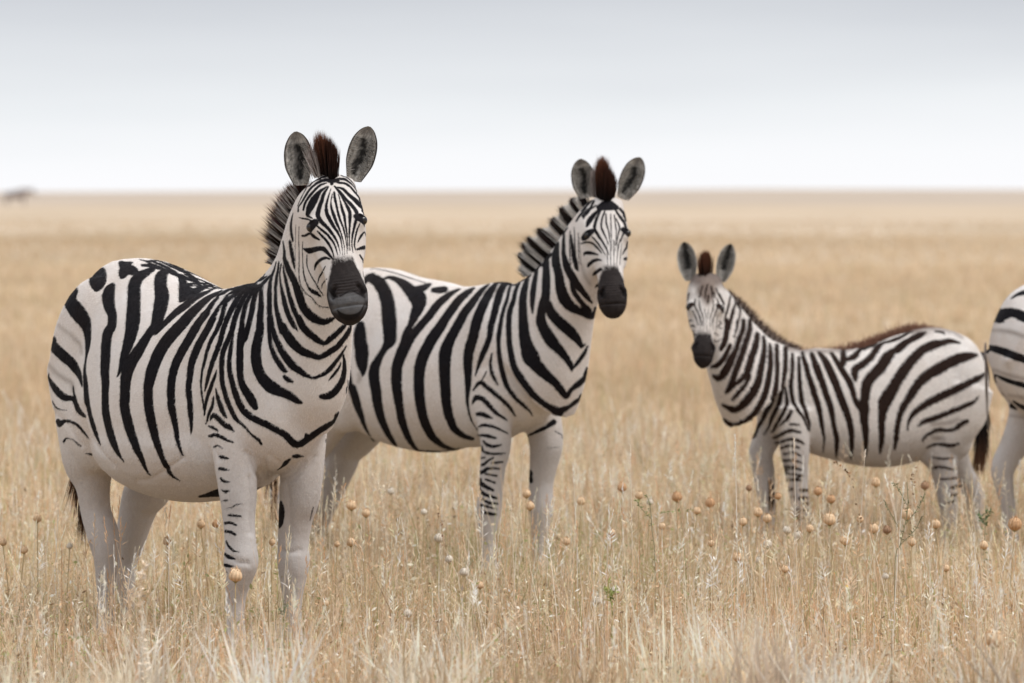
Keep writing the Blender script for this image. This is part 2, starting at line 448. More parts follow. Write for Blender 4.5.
        for S in segs:
            z.apply(S, target, head)
            if mirror:
                S2 = S.copy(); S2[:, 1] *= -1; S2[:, 5] *= -1
                ok = (S[:, 0] < .36 * z.xs)
                if ok.sum() > 1: z.apply(S2[ok], target, False, flip=True)
    def stripe_local(z, P, side):
        """band on a flank given in the body's own side view: rows (x, z, full width), metres"""
        rows = []
        for x, h, w in spline(P, 4):
            p, n, i, d = z.bvh.ray_cast(Vector((x * z.xs, side * 1.0, h * z.s)), Vector((0, -side, 0)))
            if p is None: continue
            rows.append(np.r_[np.array(p), w / 2, np.array(n)])
        if len(rows) > 1: z.apply(np.array(rows), 'stripe', iso=True)
    def apply(z, S, target, head=None, flip=False, iso=False):
        c, r, n = S[:, :3], S[:, 3], S[:, 4:7]
        # on hide that turns away from the viewer the band keeps its run round the body: distances along that line count less
        v = c.mean(0) * (1, -1 if flip else 1, 1) - np.array(z.Mi @ Vector((0, 0, CAM_H))); v /= np.linalg.norm(v)
        if flip: v[1] *= -1
        A = np.eye(3) - (0 if iso else .80) * np.outer(v, v)
        mrg = .06 + r.max(); lo, hi = c.min(0) - mrg, c.max(0) + mrg
        m = np.all((z.V > lo) & (z.V < hi), axis=1)
        if head is True: m &= z.hmask | True
        idx = np.nonzero(m)[0]
        if not len(idx): return
        P = z.V[idx] @ A; N = z.N[idx]; c = c @ A; best = np.full(len(idx), .05)
        for i in range(len(c) - 1):
            a, b_ = c[i], c[i + 1]; ab = b_ - a; L2 = ab.dot(ab) + 1e-12
            t = np.clip((P - a) @ ab / L2, 0, 1)
            dist = np.linalg.norm(P - a - t[:, None] * ab, axis=1) - (r[i] * (1 - t) + r[i + 1] * t)
            nn = n[i] / (np.linalg.norm(n[i]) + 1e-9)
            dist = np.where(N @ nn < -.1, .05, dist)
            best = np.minimum(best, dist)
        arr = z.S if target == 'stripe' else z.extra[target]
        arr[idx] = np.minimum(arr[idx], best)
    def paint(z, text, head=None, mirror=False, target='stripe'):
        """text lines:  'tile x0 y0 scale'  or  '[m|s|d|l|e]: X,Y,w X,Y,w ...'"""
        x0 = y0 = 0; sc = 1
        for line in text.strip().splitlines():
            line = line.strip()
            if not line or line.startswith('#'): continue
            if line.startswith('tile'):
                _, x0, y0, sc = line.split(); x0, y0, sc = float(x0), float(y0), float(sc); continue
            tg = target
            if line[1] == ':':
                tg = {'m': 'muzzle', 's': 'stain', 'd': 'dark', 'l': 'lip', 'f': 'fold'}[line[0]]; line = line[2:]
            pts = [tuple(float(v) for v in p.split(',')) for p in line.split()]
            z.stripe([(x0 + X / sc, y0 + Y / sc, w / sc) for X, Y, w in pts], tg, head, mirror)
    def finish(z, period=.085):
        # the far side, where nothing was traced, carries the same kind of bands
        cam_l = np.array(z.Mi @ Vector((0, 0, CAM_H))); vd = z.V - cam_l; vd /= np.linalg.norm(vd, axis=1)[:, None]
        away = np.clip(((z.N * vd).sum(1) - .12) / .1, 0, 1)
        _, l_, n_ = z.head_coords(z.V)
        C = z.neck_axis
        d = np.full(len(z.V), 9.); q = np.zeros(len(z.V)); acc = 0
        for i in range(len(C) - 1):
            ab = C[i + 1] - C[i]; L = np.linalg.norm(ab); t = np.clip((z.V - C[i]) @ ab / L ** 2, 0, 1)
            dd = np.linalg.norm(z.V - C[i] - t[:, None] * ab, axis=1); m = dd < d
            d[m] = dd[m]; q[m] = acc + t[m] * L; acc += L
        fr = np.abs((q / period) % 1 - .5)
        fb = (fr - .27) * period * .8
        neck = (z.V[:, 0] > .30 * z.xs) & (z.V[:, 2] > .75 * z.s) & ~z.hmask
        use = neck & (away > 0)
        z.S[use] = np.minimum(z.S[use], fb[use] + .03 * (1 - away[use]))
        low = np.clip((.78 * z.s - z.V[:, 2]) / (.22 * z.s), 0, 1)  # height mask for the shade painted on legs and belly
        s_, l_, n_ = z.head_coords(z.V); al = np.abs(l_) / z.hw
        sb = z.mz0 + np.clip(al - .036, 0, .07) * (z.mz1 - z.mz0) / .034 + np.clip(-n_ - .07, 0, .1) * .9
        sb = np.minimum(sb, .52)
        mzf = np.where(s_ > -.05, (sb - s_) * .6 * z.hk, .05); mzf[(al > .2) | (n_ < -.17) | (n_ > .12) | (s_ > .63)] = .05
        z.extra['muzzle'] = np.minimum(z.extra['muzzle'], np.clip(mzf, -.05, .05))
        for sg in (-1, 1):       # dark naked rim round each eye
            de = np.sqrt(((s_ - z.es - .002 + (l_ * sg - .09) * -.25) / .72) ** 2 + ((l_ - sg * .092 * z.hw) / 1.35) ** 2 + ((n_ + .02) / 1.5) ** 2) - .030
            near = (np.abs(s_ - z.es) < .08) & (np.abs(l_) < .2) & (n_ > -.12) & (n_ < .08)
            z.S = np.where(near, np.minimum(z.S, de * .8 * z.hk), z.S)
        if z.foal:
            fs = np.where((n_ > -.10) & (n_ < .09) & (np.abs(l_) < .14), (s_ - .125 + 6 * l_ ** 2) * .30, .05)
            z.extra['stain'] = np.minimum(z.extra['stain'], np.clip(fs, -.05, .05))
        fd = np.clip(z.extra.pop('fold'), -.004, .05)
        V2 = z.V - z.N * (.0065 * np.exp(-(np.clip(fd + .004, 0, 1) / .012) ** 2))[:, None]
        z.me.vertices.foreach_set('co', V2.astype(np.float32).ravel()); z.me.update()
        dat = {'stripe': z.S, 'low': low, **z.extra}
        for k, a in dat.items():
            at_ = z.me.attributes.new(k, 'FLOAT', 'POINT'); at_.data.foreach_set('value', a.astype(np.float32))
    def fur(z, n, L=.0062, w=.0008, white=((.84, .81, .795), (.75, .69, .65)), black=(.008, .007, .008), brown=(.16, .115, .085), seed=3):
        """short hairs lying along the hide, coloured like the patch they grow from"""
        r = np.random.default_rng(seed); me = z.me; me.calc_loop_triangles()
        T = np.empty(len(me.loop_triangles) * 3, np.int32); me.loop_triangles.foreach_get('vertices', T); T = T.reshape(-1, 3)
        V = np.empty(len(me.vertices) * 3, np.float32); me.vertices.foreach_get('co', V); V = V.reshape(-1, 3).astype(float)
        A = np.linalg.norm(np.cross(V[T[:, 1]] - V[T[:, 0]], V[T[:, 2]] - V[T[:, 0]]), axis=1)
        cam_l = np.array(z.Mi @ Vector((0, 0, CAM_H))); c = V[T[:, 0]]; fac = ((cam_l - c) * z.N[T[:, 0]]).sum(1) / np.linalg.norm(cam_l - c, axis=1)
        A = A * np.where(c[:, 2] < .10, 0, 1) * np.where(fac < -.35, .35, 1.0)
        s_, l_, n_ = z.head_coords(c); ish = (s_ > -.04) & (s_ < .66) & (np.abs(l_) < .16) & (n_ > -.2) & (n_ < .1)
        ti = r.choice(len(T), n, p=A / A.sum()); u = r.random((n, 2)); fl_ = u.sum(1) > 1; u[fl_] = 1 - u[fl_]; b0 = 1 - u.sum(1)
        W = np.c_[b0, u]; tv = T[ti]
        mixv = lambda a: (a[tv] * (W if a.ndim == 1 else W[:, :, None])).sum(1)
        P = mixv(V); N = mixv(z.N); N /= np.linalg.norm(N, axis=1)[:, None]
        S = mixv(z.S); st = mixv(z.extra['stain']); mz = mixv(z.extra['muzzle']); hd = ish[ti]
        f = np.tile(np.array([-.55, 0, -.85]), (n, 1)); f[hd] = z.hh * 1.0; f += r.normal(0, .22, (n, 3))
        f -= N * (f * N).sum(1)[:, None]; f /= np.linalg.norm(f, axis=1)[:, None] + 1e-9
        up = .16 + .22 * r.random(n); ll = L * (.6 + .7 * r.random(n)) * np.where(hd, .55, 1.0) * np.where(P[:, 2] < .5 * z.s, .7, 1)
        tip = P + (f + N * up[:, None]) * ll[:, None]; sd = np.cross(N, f) * (w * (.7 + .6 * r.random(n)))[:, None]
        base = P - N * .0006
        wn = r.random(n)[:, None]; col_ = np.array(white[0]) * wn + np.array(white[1]) * (1 - wn)
        low = np.clip((.78 * z.s - P[:, 2]) / (.22 * z.s), 0, 1)[:, None] * .6; col_ = col_ * (1 - low) + np.array([.50, .47, .455]) * low  # hairs low down greyed too, painting in the weaker light
        stm = np.clip((.012 - st) / .028, 0, 1)[:, None] * .86; col_ = col_ * (1 - stm) + np.array(brown) * stm
        col_ *= (.84 + .26 * r.random(n))[:, None]
        bl = (S + r.normal(0, .0007, n)) < 0; col_[bl] = np.array(black) * (.7 + 1.5 * r.random(bl.sum()))[:, None]
        keep = (mz + r.normal(0, .006, n)) > .002
        # nothing grows on the eyes
        for sg in (-1, 1):
            e = z.H(z.es, sg * .091 * z.hw, -.02); keep &= np.linalg.norm(P - e, axis=1) > .032 * z.hk
        base, tip, sd, col_ = base[keep], tip[keep], sd[keep], col_[keep]; n = len(base)
        VV = np.stack([base - sd, base + sd, tip], 1).reshape(-1, 3); FF = np.arange(n * 3).reshape(-1, 3)
        np_mesh('short_hair', VV, FF, M_fur, z.body, True, np.repeat(col_, 3, 0))
    # ---- children
    def eyes(z, r=.0195):
        for sg in (-1, 1):
            c = z.H(z.es, sg * .091 * z.hw, -.032); V, F = ellipsoid(c, [z.hh * r * z.hk, z.hlat * r * z.hk, z.hn * r * z.hk])
            mesh_obj('eye', V, F, M_eye, z.root)
            # lashes
            vs, fs = [], []
            for i in range(26):
                a = -1 + 2 * i / 25
                b0 = np.array(z.H(z.es - .016 + .004 * abs(a), sg * (.093 + .010 * a) * z.hw, -.018 - .018 * (a * .5 + .5) + .012))
                dr = z.hn * .014 + z.hh * .006 + sg * z.hlat * (.006 + .008 * a)
                w = z.hlat * .0009
                k = len(vs); vs += [b0 - w, b0 + w, b0 + dr * z.hk]; fs.append((k, k + 1, k + 2))
            mesh_obj('eyelash', vs, fs, M_eye, z.root)
    def ear(z, base, tip, width_px, open_dir=(0.0, -1.0, 0.15), palette='adult'):
        """base, tip: (px,py,D)"""
        B, T = z.px(*base), z.px(*tip); ax = T - B; L = np.linalg.norm(ax); ax /= L
        R3 = np.array(z.Mi.to_3x3()); f = R3 @ np.array(open_dir, float); f -= ax * f.dot(ax); f /= np.linalg.norm(f)
        s = np.cross(ax, f); hw = width_px / 2 * base[2] / FPX
        nu, nv = 26, 21; inner, outer, ci, co = [], [], [], []
        for i in range(nu):
            u = i / (nu - 1)
            w = hw * float(np.interp(u, EAR_U, EAR_W))
            curl = 1.25 - .65 * u
            for j in range(nv):
                v = -1 + 2 * j / (nv - 1); ang = v * curl
                sx = math.sin(ang) / math.sin(min(curl, 1.5)) * w
                dep = (1 - math.cos(ang)) * w * 1.5
                p = B + ax * L * u + s * sx + f * (dep - .35 * w) - f * .015 * (1 - u)
                inner.append(p); outer.append(p - f * .006 - (f * .010 * (1 - v * v)))
                av = abs(v); nz_ = rng.random()
                core = math.exp(-((v + .12 * math.sin(9 * u)) / (.26 + .20 * math.sin(3.4 * u))) ** 2) * (1 if .10 < u < .78 else .35)  # dark fur centre, deepened to paint the cup's shade into the colour
                if palette == 'foal': core = math.exp(-(v / .55) ** 2) * (1 if u > .3 else .3)
                c = np.array([.30, .285, .265]) * (1 + .9 * (nz_ - .5)) * (1 + .45 * (1 - u))
                core *= .85 + .5 * rng.random()
                core = min(core, 1)
                c = c * (1 - core) + np.array([.010, .009, .008]) * core
                if av > .88: c = np.array([.50, .47, .44]) if palette == 'foal' else np.array([.055, .045, .04])
                elif av > .74: c = c * .45 + np.array([.56, .53, .49]) * .55
                if palette != 'foal' and u > .86: c = c * .6 + np.array([.10, .09, .085]) * .4
                ci.append(c); co.append(np.array([.75, .7, .66]) if (u < .45 or .6 < u < .72) else np.array([.03, .025, .022]))
        V = inner + outer; Cc = ci + co; n = nu * nv; F = []
        for i in range(nu - 1):
            for j in range(nv - 1):
                a = i * nv + j; F.append((a, a + 1, a + nv + 1, a + nv)); F.append((n + a, n + a + nv, n + a + nv + 1, n + a + 1))
        for i in range(nu - 1):
            for j in (0, nv - 1):
                a = i * nv + j; F.append((a, a + nv, n + a + nv, n + a))
        o = np_mesh('ear', np.array(V), np.array(F), M_ear, z.root, True, np.array(Cc))
        # pale fluff inside the cup
        vs, fs, cs = [], [], []
        for q in range(700):
            u = random.uniform(.03, .8); sd = random.choice((-1, 1)); v = sd * random.uniform(.45, .95)
            a = inner[int(u * (nu - 1)) * nv + int((v + 1) / 2 * (nv - 1))]
            d = -s * sd * random.uniform(.3, 1.0) + f * random.uniform(.5, 1.0) + ax * random.uniform(.1, .9)
            d = d / np.linalg.norm(d) * L * random.uniform(.06, .13); w = ax * .0009 + s * .0007
            k = len(vs); vs += [a - w, a + w, a + d]; fs.append((k, k + 1, k + 2))
            t = random.uniform(.2, .75); cc = np.array([t, t * .96, t * .90]); cs += [cc * .7, cc * .7, cc]
        np_mesh('ear_fluff', np.array(vs), np.array(fs), M_hair, o, False, np.array(cs))
    def strands(z, name, pairs, n, colf, width=.0016, jit=.004, lenj=.15, thick=.018, droop=0.0, curve=0.0, fin=0.0, sink=0.0):
        """upright hair between a root curve and a tip curve. pairs rows: root xyz, tip xyz (local)"""
        if sink: pairs = [np.r_[q[:3] - (q[3:6] - q[:3]) * sink, q[3:6]] for q in np.array(pairs)]
        P = spline(np.array(pairs), 10); K = len(P) - 1; V, C = [], []
        side = np.cross(P[K // 2, 3:6] - P[K // 2, :3], P[-1, :3] - P[0, :3]); side /= np.linalg.norm(side) + 1e-9
        for i in range(n):
            t = random.random(); x = t * K; a = int(min(x, K - 1)); fr = x - a; q = P[a] * (1 - fr) + P[a + 1] * fr
            tt = t * (len(pairs) - 1)
            off = side * random.gauss(0, thick / 2)
            r = q[:3] + off * .8 + np.array([random.gauss(0, jit) for _ in range(3)]) * .5
            l = 1 - abs(random.gauss(0, lenj)); c_root, c_tip, lm = colf(tt)
            tip = q[:3] + (q[3:6] - q[:3]) * l * lm + off * 1.3 + np.array([random.gauss(0, jit) for _ in range(3)])
            tip[2] -= droop
            mid = (r + tip) / 2 + side * curve; dr = tip - r
            w = np.cross(dr, np.array([random.gauss(0, 1) for _ in range(3)])); w = w / (np.linalg.norm(w) + 1e-9) * width
            V += [r - w, r + w, mid + w * .85, mid - w * .85, tip]
            cr = np.array(c_root); ct = np.array(c_tip); C += [cr, cr, cr * .55 + ct * .45, cr * .55 + ct * .45, ct]
        FT, FV, FC = [], [], []
        if fin:
            nu, nv = 150, 8
            for i in range(nu + 1):
                x = i / nu * K; a = int(min(x, K - 1)); fr = x - a; q = P[a] * (1 - fr) + P[a + 1] * fr; tt = i / nu * (len(pairs) - 1)
                c0, c1, lm = colf(tt); lm *= fin * random.uniform(.93, 1)
                for j in range(nv + 1):
                    for sg in (-1, 1):
                        u = j / nv; p = q[:3] + (q[3:6] - q[:3]) * u * lm + side * sg * thick * .42 * (1 - u * .85) + side * random.gauss(0, .0012)
                        FV.append(p); FC.append(np.array(c0) * (1 - u ** 3 * .8) + np.array(c1) * u ** 3 * .8)
            w2 = (nv + 1) * 2
            for i in range(nu):
                for j in range(nv):
                    for sg in (0, 1):
                        a = i * w2 + j * 2 + sg; b_ = a + 2; c_ = a + w2 + 2; d_ = a + w2
                        FT += [(a, b_, c_), (a, c_, d_)]
        V = np.array(V); n_ = len(V) // 5; b_ = np.arange(n_)[:, None] * 5
        F = np.vstack([b_ + np.array([[0, 1, 2]]), b_ + np.array([[0, 2, 3]]), b_ + np.array([[3, 2, 4]])])
        if FT:
            F = np.vstack([F, np.array(FT) + len(V)]); V = np.vstack([V, np.array(FV)]); C = C + FC
        return np_mesh(name, V, F, M_hair, z.root, False, np.array(C))
    def hooves(z):
        for p in z.legs:
            V, F = [], []
            rings = []
            for zz, r in ((.07 * z.s, .036), (.03 * z.s, .046), (.0, .054)):
                rings.append(np.array([p[0], p[1], zz]) + np.outer(np.cos(PH) * r * z.s, [1, 0, 0]) + np.outer(np.sin(PH) * r * .9 * z.s, [0, 1, 0]))
            V, F = loft(rings); mesh_obj('hoof', V, F, M_hoof, z.root)

def mane_col(black_w=.27, tip=(.07, .035, .025), white=(.72, .69, .66), black=(.015, .012, .012), spiky=.35, dk=.5):
    def f(t):
        fr = abs((t + .5) % 1 - .5); b_ = fr < black_w
        lm = 1 - spiky * min(1, fr / .5)
        if b_: return black, tuple(x * random.uniform(.6, 1.6) for x in tip), lm
        g = random.uniform(.7, 1); return tuple(x * g for x in white), tuple(x * .35 * g + .02 for x in white) if random.random() < dk else tuple(x * .85 for x in white), lm
    return f
# ------------------------------------------------------------------ ZEBRA 1, nearest, in focus
GROUP = 'zebras standing in the dry grass'
z = Zebra('zebra', -1.044, 15.0, -math.radians(52), 1.0, 0.95,
          'largest, sharpest zebra at the left, facing the camera with bent ears and a brown forelock', GROUP, M_coat)
Z1 = z
z.torso([(a, b, c, d * (.88 if a < -.35 else .92 if a < .2 else .86)) for a, b, c, d in TORSO], 1.0)
z.fat = 1.15
for sg in (-1, 1):
    z.blob((-.43, sg * .13, .98), (.205, .12, .29), ry=.25)
    z.blob((-.36, sg * .15, .80), (.14, .10, .20), ry=.35)
    z.blob((.40, sg * .115 + (.0 if sg < 0 else -.02), .97), (.15, .09, .25), ry=-.25)
    z.blob((.45, sg * .095, .84), (.12, .085, .15), ry=-.3)
z.blob((-.02, 0, .72), (.42, .30, .20))
# legs (x, y, z, fore-aft radius, lateral radius)
def fore(z, sg, topx, pts):
    rows = [(topx, sg * .125 * z.s, .88 * z.s, .115 * z.s, .075 * z.s), (topx + .01, sg * .130 * z.s, .76 * z.s, .088 * z.s, .068 * z.s)]
    for (x, y, yl, rf, rl) in pts:
        p = z.px_y(x, y, sg * yl); rows.append((p[0], p[1], p[2], rf, rl))
    e = rows[-1]; z.legs.append((e[0], e[1]))
    rows.append((e[0] + .012, e[1], .06, e[3] * 1.15, e[4] * 1.15)); rows.append((e[0] + .03, e[1], .005, e[3] * 1.35, e[4] * 1.35))
    z.tube(rows)
def hind(z, sg, pts, topx=-.47):
    rows = [(topx * z.xs, sg * .13 * z.s, .98 * z.s, .20 * z.s, .11 * z.s), ((topx + .03) * z.xs, sg * .145 * z.s, .82 * z.s, .165 * z.s, .10 * z.s)]
    for (x, y, yl, rf, rl) in pts:
        p = z.px_y(x, y, sg * yl); rows.append((p[0], p[1], p[2], rf, rl))
    e = rows[-1]; z.legs.append((e[0], e[1]))
    rows.append((e[0] + .012, e[1], .06, e[3] * 1.15, e[4] * 1.15)); rows.append((e[0] + .03, e[1], .005, e[3] * 1.35, e[4] * 1.35))
    z.tube(rows)
fore(z, -1, .40, [(238, 492, .13, .066, .058), (239, 520, .13, .056, .050), (240.5, 545, .13, .053, .050), (241, 561, .13, .060, .056), (238.5, 577, .13, .050, .046), (236, 597, .13, .035, .033), (236, 622, .13, .032, .030), (236, 640, .13, .040, .037)])
fore(z, 1, .42, [(300, 492, .13, .072, .064), (296, 515, .13, .060, .055), (293.5, 540, .13, .053, .050), (293.5, 562, .13, .057, .052), (293, 580, .13, .045, .042), (292.5, 600, .13, .034, .032), (293, 625, .13, .031, .029), (294, 643, .13, .040, .037)])
hind(z, -1, [(90, 462, .12, .105, .085), (93, 485, .115, .062, .058), (96, 512, .11, .054, .050), (104, 538, .105, .060, .052), (106, 560, .105, .046, .040), (106, 585, .10, .036, .033), (106, 610, .10, .034, .031), (107, 630, .10, .042, .038)])
hind(z, 1, [(152, 478, .12, .095, .08), (141, 500, .115, .075, .064), (134, 525, .11, .060, .055), (129, 545, .11, .055, .050), (126, 565, .105, .040, .037), (126, 590, .10, .034, .032), (127, 612, .10, .034, .032), (128, 628, .10, .042, .038)])
z.neck([(240, 298, 14.97, 310, 440, 14.58, .145), (260, 282, 14.88, 324, 405, 14.50, .138), (275, 268, 14.80, 330, 360, 14.46, .12), (286, 250, 14.72, 335, 322, 14.42, .106),
        (292, 230, 14.66, 337, 288, 14.38, .098), (299, 210, 14.58, 334, 255, 14.37, .093), (306, 194, 14.50, 333, 225, 14.36, .085), (316, 185, 14.46, 333, 205, 14.38, .07)])
z.head((330, 177, 14.36), (350.2, 312.5, 14.13), .06, wid=1.07, es=.187, prof=[(-.035, .025, -.03, -.07), (-.02, .055, -.012, -.10), (0.01, .078, .004, -.135), (.06, .096, .016, -.17), (.12, .103, .020, -.20), (.18, .103, .017, -.22), (.25, .095, .012, -.212),
                (.32, .082, .008, -.175), (.38, .073, .004, -.142), (.44, .070, .002, -.126), (.49, .074, .004, -.118), (.53, .071, -.003, -.112), (.56, .063, -.016, -.104), (.582, .048, -.032, -.096), (.596, .024, -.052, -.085)])
z.mz0, z.mz1 = .352, .455
z.build(.012, 7)
BODY1 = '''
tile 40 240 8
250,390,85 230,470,95 290,560,120 350,640,105 375,700,70 385,790,50 380,870,30 370,940,15 358,1040,20 365,1140,35 372,1240,40 380,1320,42 400,1400,34 425,1480,34 455,1570,28 480,1640,12
495,235,40 478,270,110 465,310,135 460,350,105 450,392,40
650,182,40 685,215,75 745,245,70 775,245,20
690,215,90 672,260,80 660,290,40
740,182,16 700,182,22 650,180,22
580,365,45 555,410,88 548,470,98 560,540,85 580,600,70 575,690,70 545,740,75 530,840,75 525,940,75 520,1040,70 525,1140,60 522,1260,53 528,1380,58 548,1480,58 575,1580,55 605,1660,42 635,1720,24 672,1775,8
900,235,40 850,262,60 790,300,85 758,360,95 755,450,98 750,560,105 745,640,110 735,720,100 715,800,85 690,880,68 665,960,50 645,1030,28 620,1092,12
tile 140 240 8
0,156,8 40,168,12 90,192,16 150,220,24 200,240,24 240,257,26 320,288,30 400,317,26 470,342,18 560,370,9 640,398,4
20,203,20 80,205,26 150,225,28
95,150,12 150,168,16 230,203,18 300,236,18 350,260,12 450,303,5
200,255,60 170,300,92 168,380,98 178,450,110 168,520,108 150,600,98 130,680,80 80,740,60 30,820,70 -20,900,85 -70,980,90 -105,1070,88 -115,1140,82 -120,1240,75 -122,1320,76 -110,1400,74 -85,1500,72 -50,1600,62 -20,1680,52 10,1740,38 50,1835,20 85,1885,10
335,298,50 345,350,60 345,410,62 325,490,22
350,372,40 430,350,20 500,347,12
330,484,30 400,435,58 480,393,50 540,372,28 590,366,12
345,440,50 400,400,50
605,385,15 530,422,32 450,460,46 380,512,55 300,572,50 240,625,42 170,700,30 125,745,26
660,402,15 600,435,34 540,472,48 460,540,66 390,610,80 330,680,86 290,720,90 220,800,92 160,890,92 120,980,90 90,1070,88 70,1160,74 66,1240,70 70,1320,70 82,1400,70 105,1500,64 130,1600,54 160,1690,44 190,1765,38 225,1840,30 265,1890,18 320,1925,8
420,745,64 365,840,64 310,940,64 280,1010,62 260,1090,60 250,1180,58 250,1260,58 254,1340,55 268,1400,48 285,1490,38 300,1590,28 320,1665,22 342,1725,11
535,575,56 478,655,64 420,745,64
590,625,42 530,732,52 480,820,58 440,910,56 410,1000,50 400,1090,44 390,1180,42 397,1260,40 404,1360,38 410,1440,28 412,1500,20 410,1545,9
750,750,8 735,820,22 720,920,30 715,1000,30 725,1080,34 745,1160,38 770,1240,44 815,1345,46 870,1402,50 930,1437,46 1000,1470,48
tile 240 400 8
200,188,48 300,242,46 370,284,48 430,345,52 485,347,52 560,297,48 640,242,43 720,192,40 790,140,38 840,80,32 868,10,24 876,-60,14 876,-160,8
528,330,10 530,280,26 545,300,20
430,450,22 460,448,28 510,450,8
402,480,22 370,510,28 330,540,18 298,560,6
685,330,9 720,300,13 760,265,9 800,230,6
tile 140 320 8
820,-30,28 815,60,38 805,140,48 800,220,48 800,300,50 800,380,50 805,460,46 830,540,55 870,600,64 905,660,62 925,700,35
885,0,28 862,80,30 842,150,30 827,185,8
965,-10,42 960,80,60 938,180,70 928,270,76 936,360,78 965,440,80 1010,500,88 1060,540,95 1120,570,72 1190,600,62 1250,640,45 1292,660,18
615,400,8 600,450,20 570,530,25 545,600,24 525,680,20 515,760,12
605,545,8 622,610,24 640,670,32 662,730,34 692,780,12
590,610,10 582,680,22 560,730,22 540,780,16 522,830,8
tile 240 320 8
650,610,30 700,608,52 760,570,50 808,500,46 832,420,34 835,340,24 828,280,12
230,-20,26 235,100,25 245,190,28 270,270,32 310,340,38 350,395,34 378,410,14
245,-30,36 265,80,35 300,180,42 350,270,52 410,350,58 470,400,50 530,440,30 590,460,18 640,446,22 700,410,28 760,340,28 800,290,22 852,205,9
710,482,8 750,435,18 790,380,16 806,340,8
355,452,25 385,475,32 418,492,18
350,45,44 362,85,56 385,130,70 430,190,70 500,250,58 570,275,50 625,298,34 670,282,38 720,252,40 780,210,40 830,150,34 870,90,32 888,35,18
405,-20,28 440,50,22 460,82,10
470,-20,46 510,60,50 570,120,50 630,165,42 680,185,26 720,152,38 780,100,38 830,50,30 850,20,12
tile 240 240 8
355,95,22 362,170,32 400,260,46 440,340,52 470,430,58 500,520,60 550,590,66 610,635,60 670,655,44 712,640,36 750,625,20
345,10,14 352,55,18 358,100,22
400,10,22 408,60,25 418,120,28 430,185,18 436,225,8
tile 205 262 10.667
360,238,14 290,275,34 220,315,40 160,355,42 100,410,48 40,490,66 -20,570,75
440,215,10 370,265,16 310,310,24 250,350,26 200,410,26 150,480,32 110,550,44 60,640,56 20,730,62
560,160,10 470,225,22 400,265,40 350,310,44 300,360,42 240,410,40 210,470,42 190,550,42 160,650,42 120,738,38 67,832,36 27,938,34 0,1045,30 -27,1152,24 -40,1258,20 -40,1338,18 -27,1445,18 -16,1525,16 -10,1590,9
640,125,14 560,170,22 500,225,32 430,290,44 370,350,48 330,420,50 280,510,50 240,600,50 205,690,48 185,760,48 160,858,48 120,965,46 80,1072,44 47,1179,38 20,1286,30 0,1370,14
660,150,16 600,190,30 540,225,40 490,280,42 440,340,44 400,410,46 360,490,48 330,570,48 308,650,50 280,752,50 233,858,46 193,965,46 180,1072,46 180,1179,46 187,1286,46 213,1392,46 243,1490,46 280,1575,42 323,1663,38 390,1725,26 443,1775,20 507,1850,20 567,1890,30 600,1940,22
640,110,8 600,135,12 560,160,14
680,165,14 620,230,22 570,250,22 520,290,36 490,350,38 460,400,36 430,470,40 410,560,40 397,640,40 393,730,44
585,270,34 550,310,40 530,370,46 515,430,48 505,500,52 485,590,48 460,680,44 420,800,34 405,900,16
700,140,20 655,190,34 615,235,36 600,290,38 600,380,46 600,470,52 590,560,62 585,680,66 575,790,70
760,0,16 740,80,26 710,160,34 695,240,38 690,320,46 690,420,46 690,520,46 695,610,44 700,700,44
790,0,22 780,80,28 765,170,32 755,260,34 755,340,32 755,430,36 765,510,38 785,590,50 805,660,60 830,740,66
815,20,18 800,110,16 805,200,20 820,290,30 840,380,42 860,470,46 885,550,44 925,650,36 950,710,10
835,40,14 845,110,26 870,220,32 900,350,38 930,450,46 960,530,46 1000,620,46 1030,690,46
870,0,40 900,90,52 950,190,56 1000,310,62 1030,390,62
940,0,16 950,40,12 960,70,7
tile 285 175 10.667
85,410,8 70,480,20 64,560,28 74,640,28 85,700,18
# legs
tile 140 400 8
555,160,10 590,122,32 630,150,34 680,200,34 715,215,34 752,250,10
540,212,12 580,216,20 625,246,12
550,290,20 600,277,24 660,300,24 710,325,18 750,338,7
580,376,12 620,362,10 660,386,7
625,452,14 660,455,24 710,468,8
635,545,18 670,552,20 712,560,8
tile 200 470 8
165,65,13 190,88,20 238,97,9
170,155,10 205,172,20 238,160,8
175,245,8 200,245,13 242,235,6
195,310,6 250,300,9 290,275,9 345,268,6
225,362,12 270,362,17 330,372,11
200,425,18 245,422,18 290,440,15
205,490,20 245,495,20 285,518,15
210,570,13 230,610,18 270,645,16 310,655,8
200,670,18 235,700,25 278,712,10
180,757,18 225,765,22 268,775,10
195,812,8 218,822,8
645,255,20 652,300,42 652,360,44 645,420,38 635,460,14
905,298,8 880,402,6
0,212,20 60,200,34 120,188,56 150,182,70
# hindquarters
tile 40 320 8
50,140,66 110,210,76 180,280,80 250,340,74 300,410,58 325,470,30 336,530,10
60,440,15 90,500,34 140,570,50 200,618,50 255,625,30 285,660,34 310,720,38 340,760,24 355,780,8
265,520,6 272,580,16 288,640,22
100,650,10 130,700,13 168,715,8 215,725,6
140,810,32 160,832,38 190,806,22 240,810,19 300,840,20 345,890,17 388,948,8
190,970,18 215,945,9 260,955,7 300,995,11 325,1015,8
370,1065,8 412,1075,14
s: 150,40,8 190,75,10 240,110,12 290,160,12 325,200,9 335,265,5
s: 70,350,6 130,420,14 190,465,14 250,500,12 268,560,8
'''
z.paint(BODY1, head=False, mirror=True)
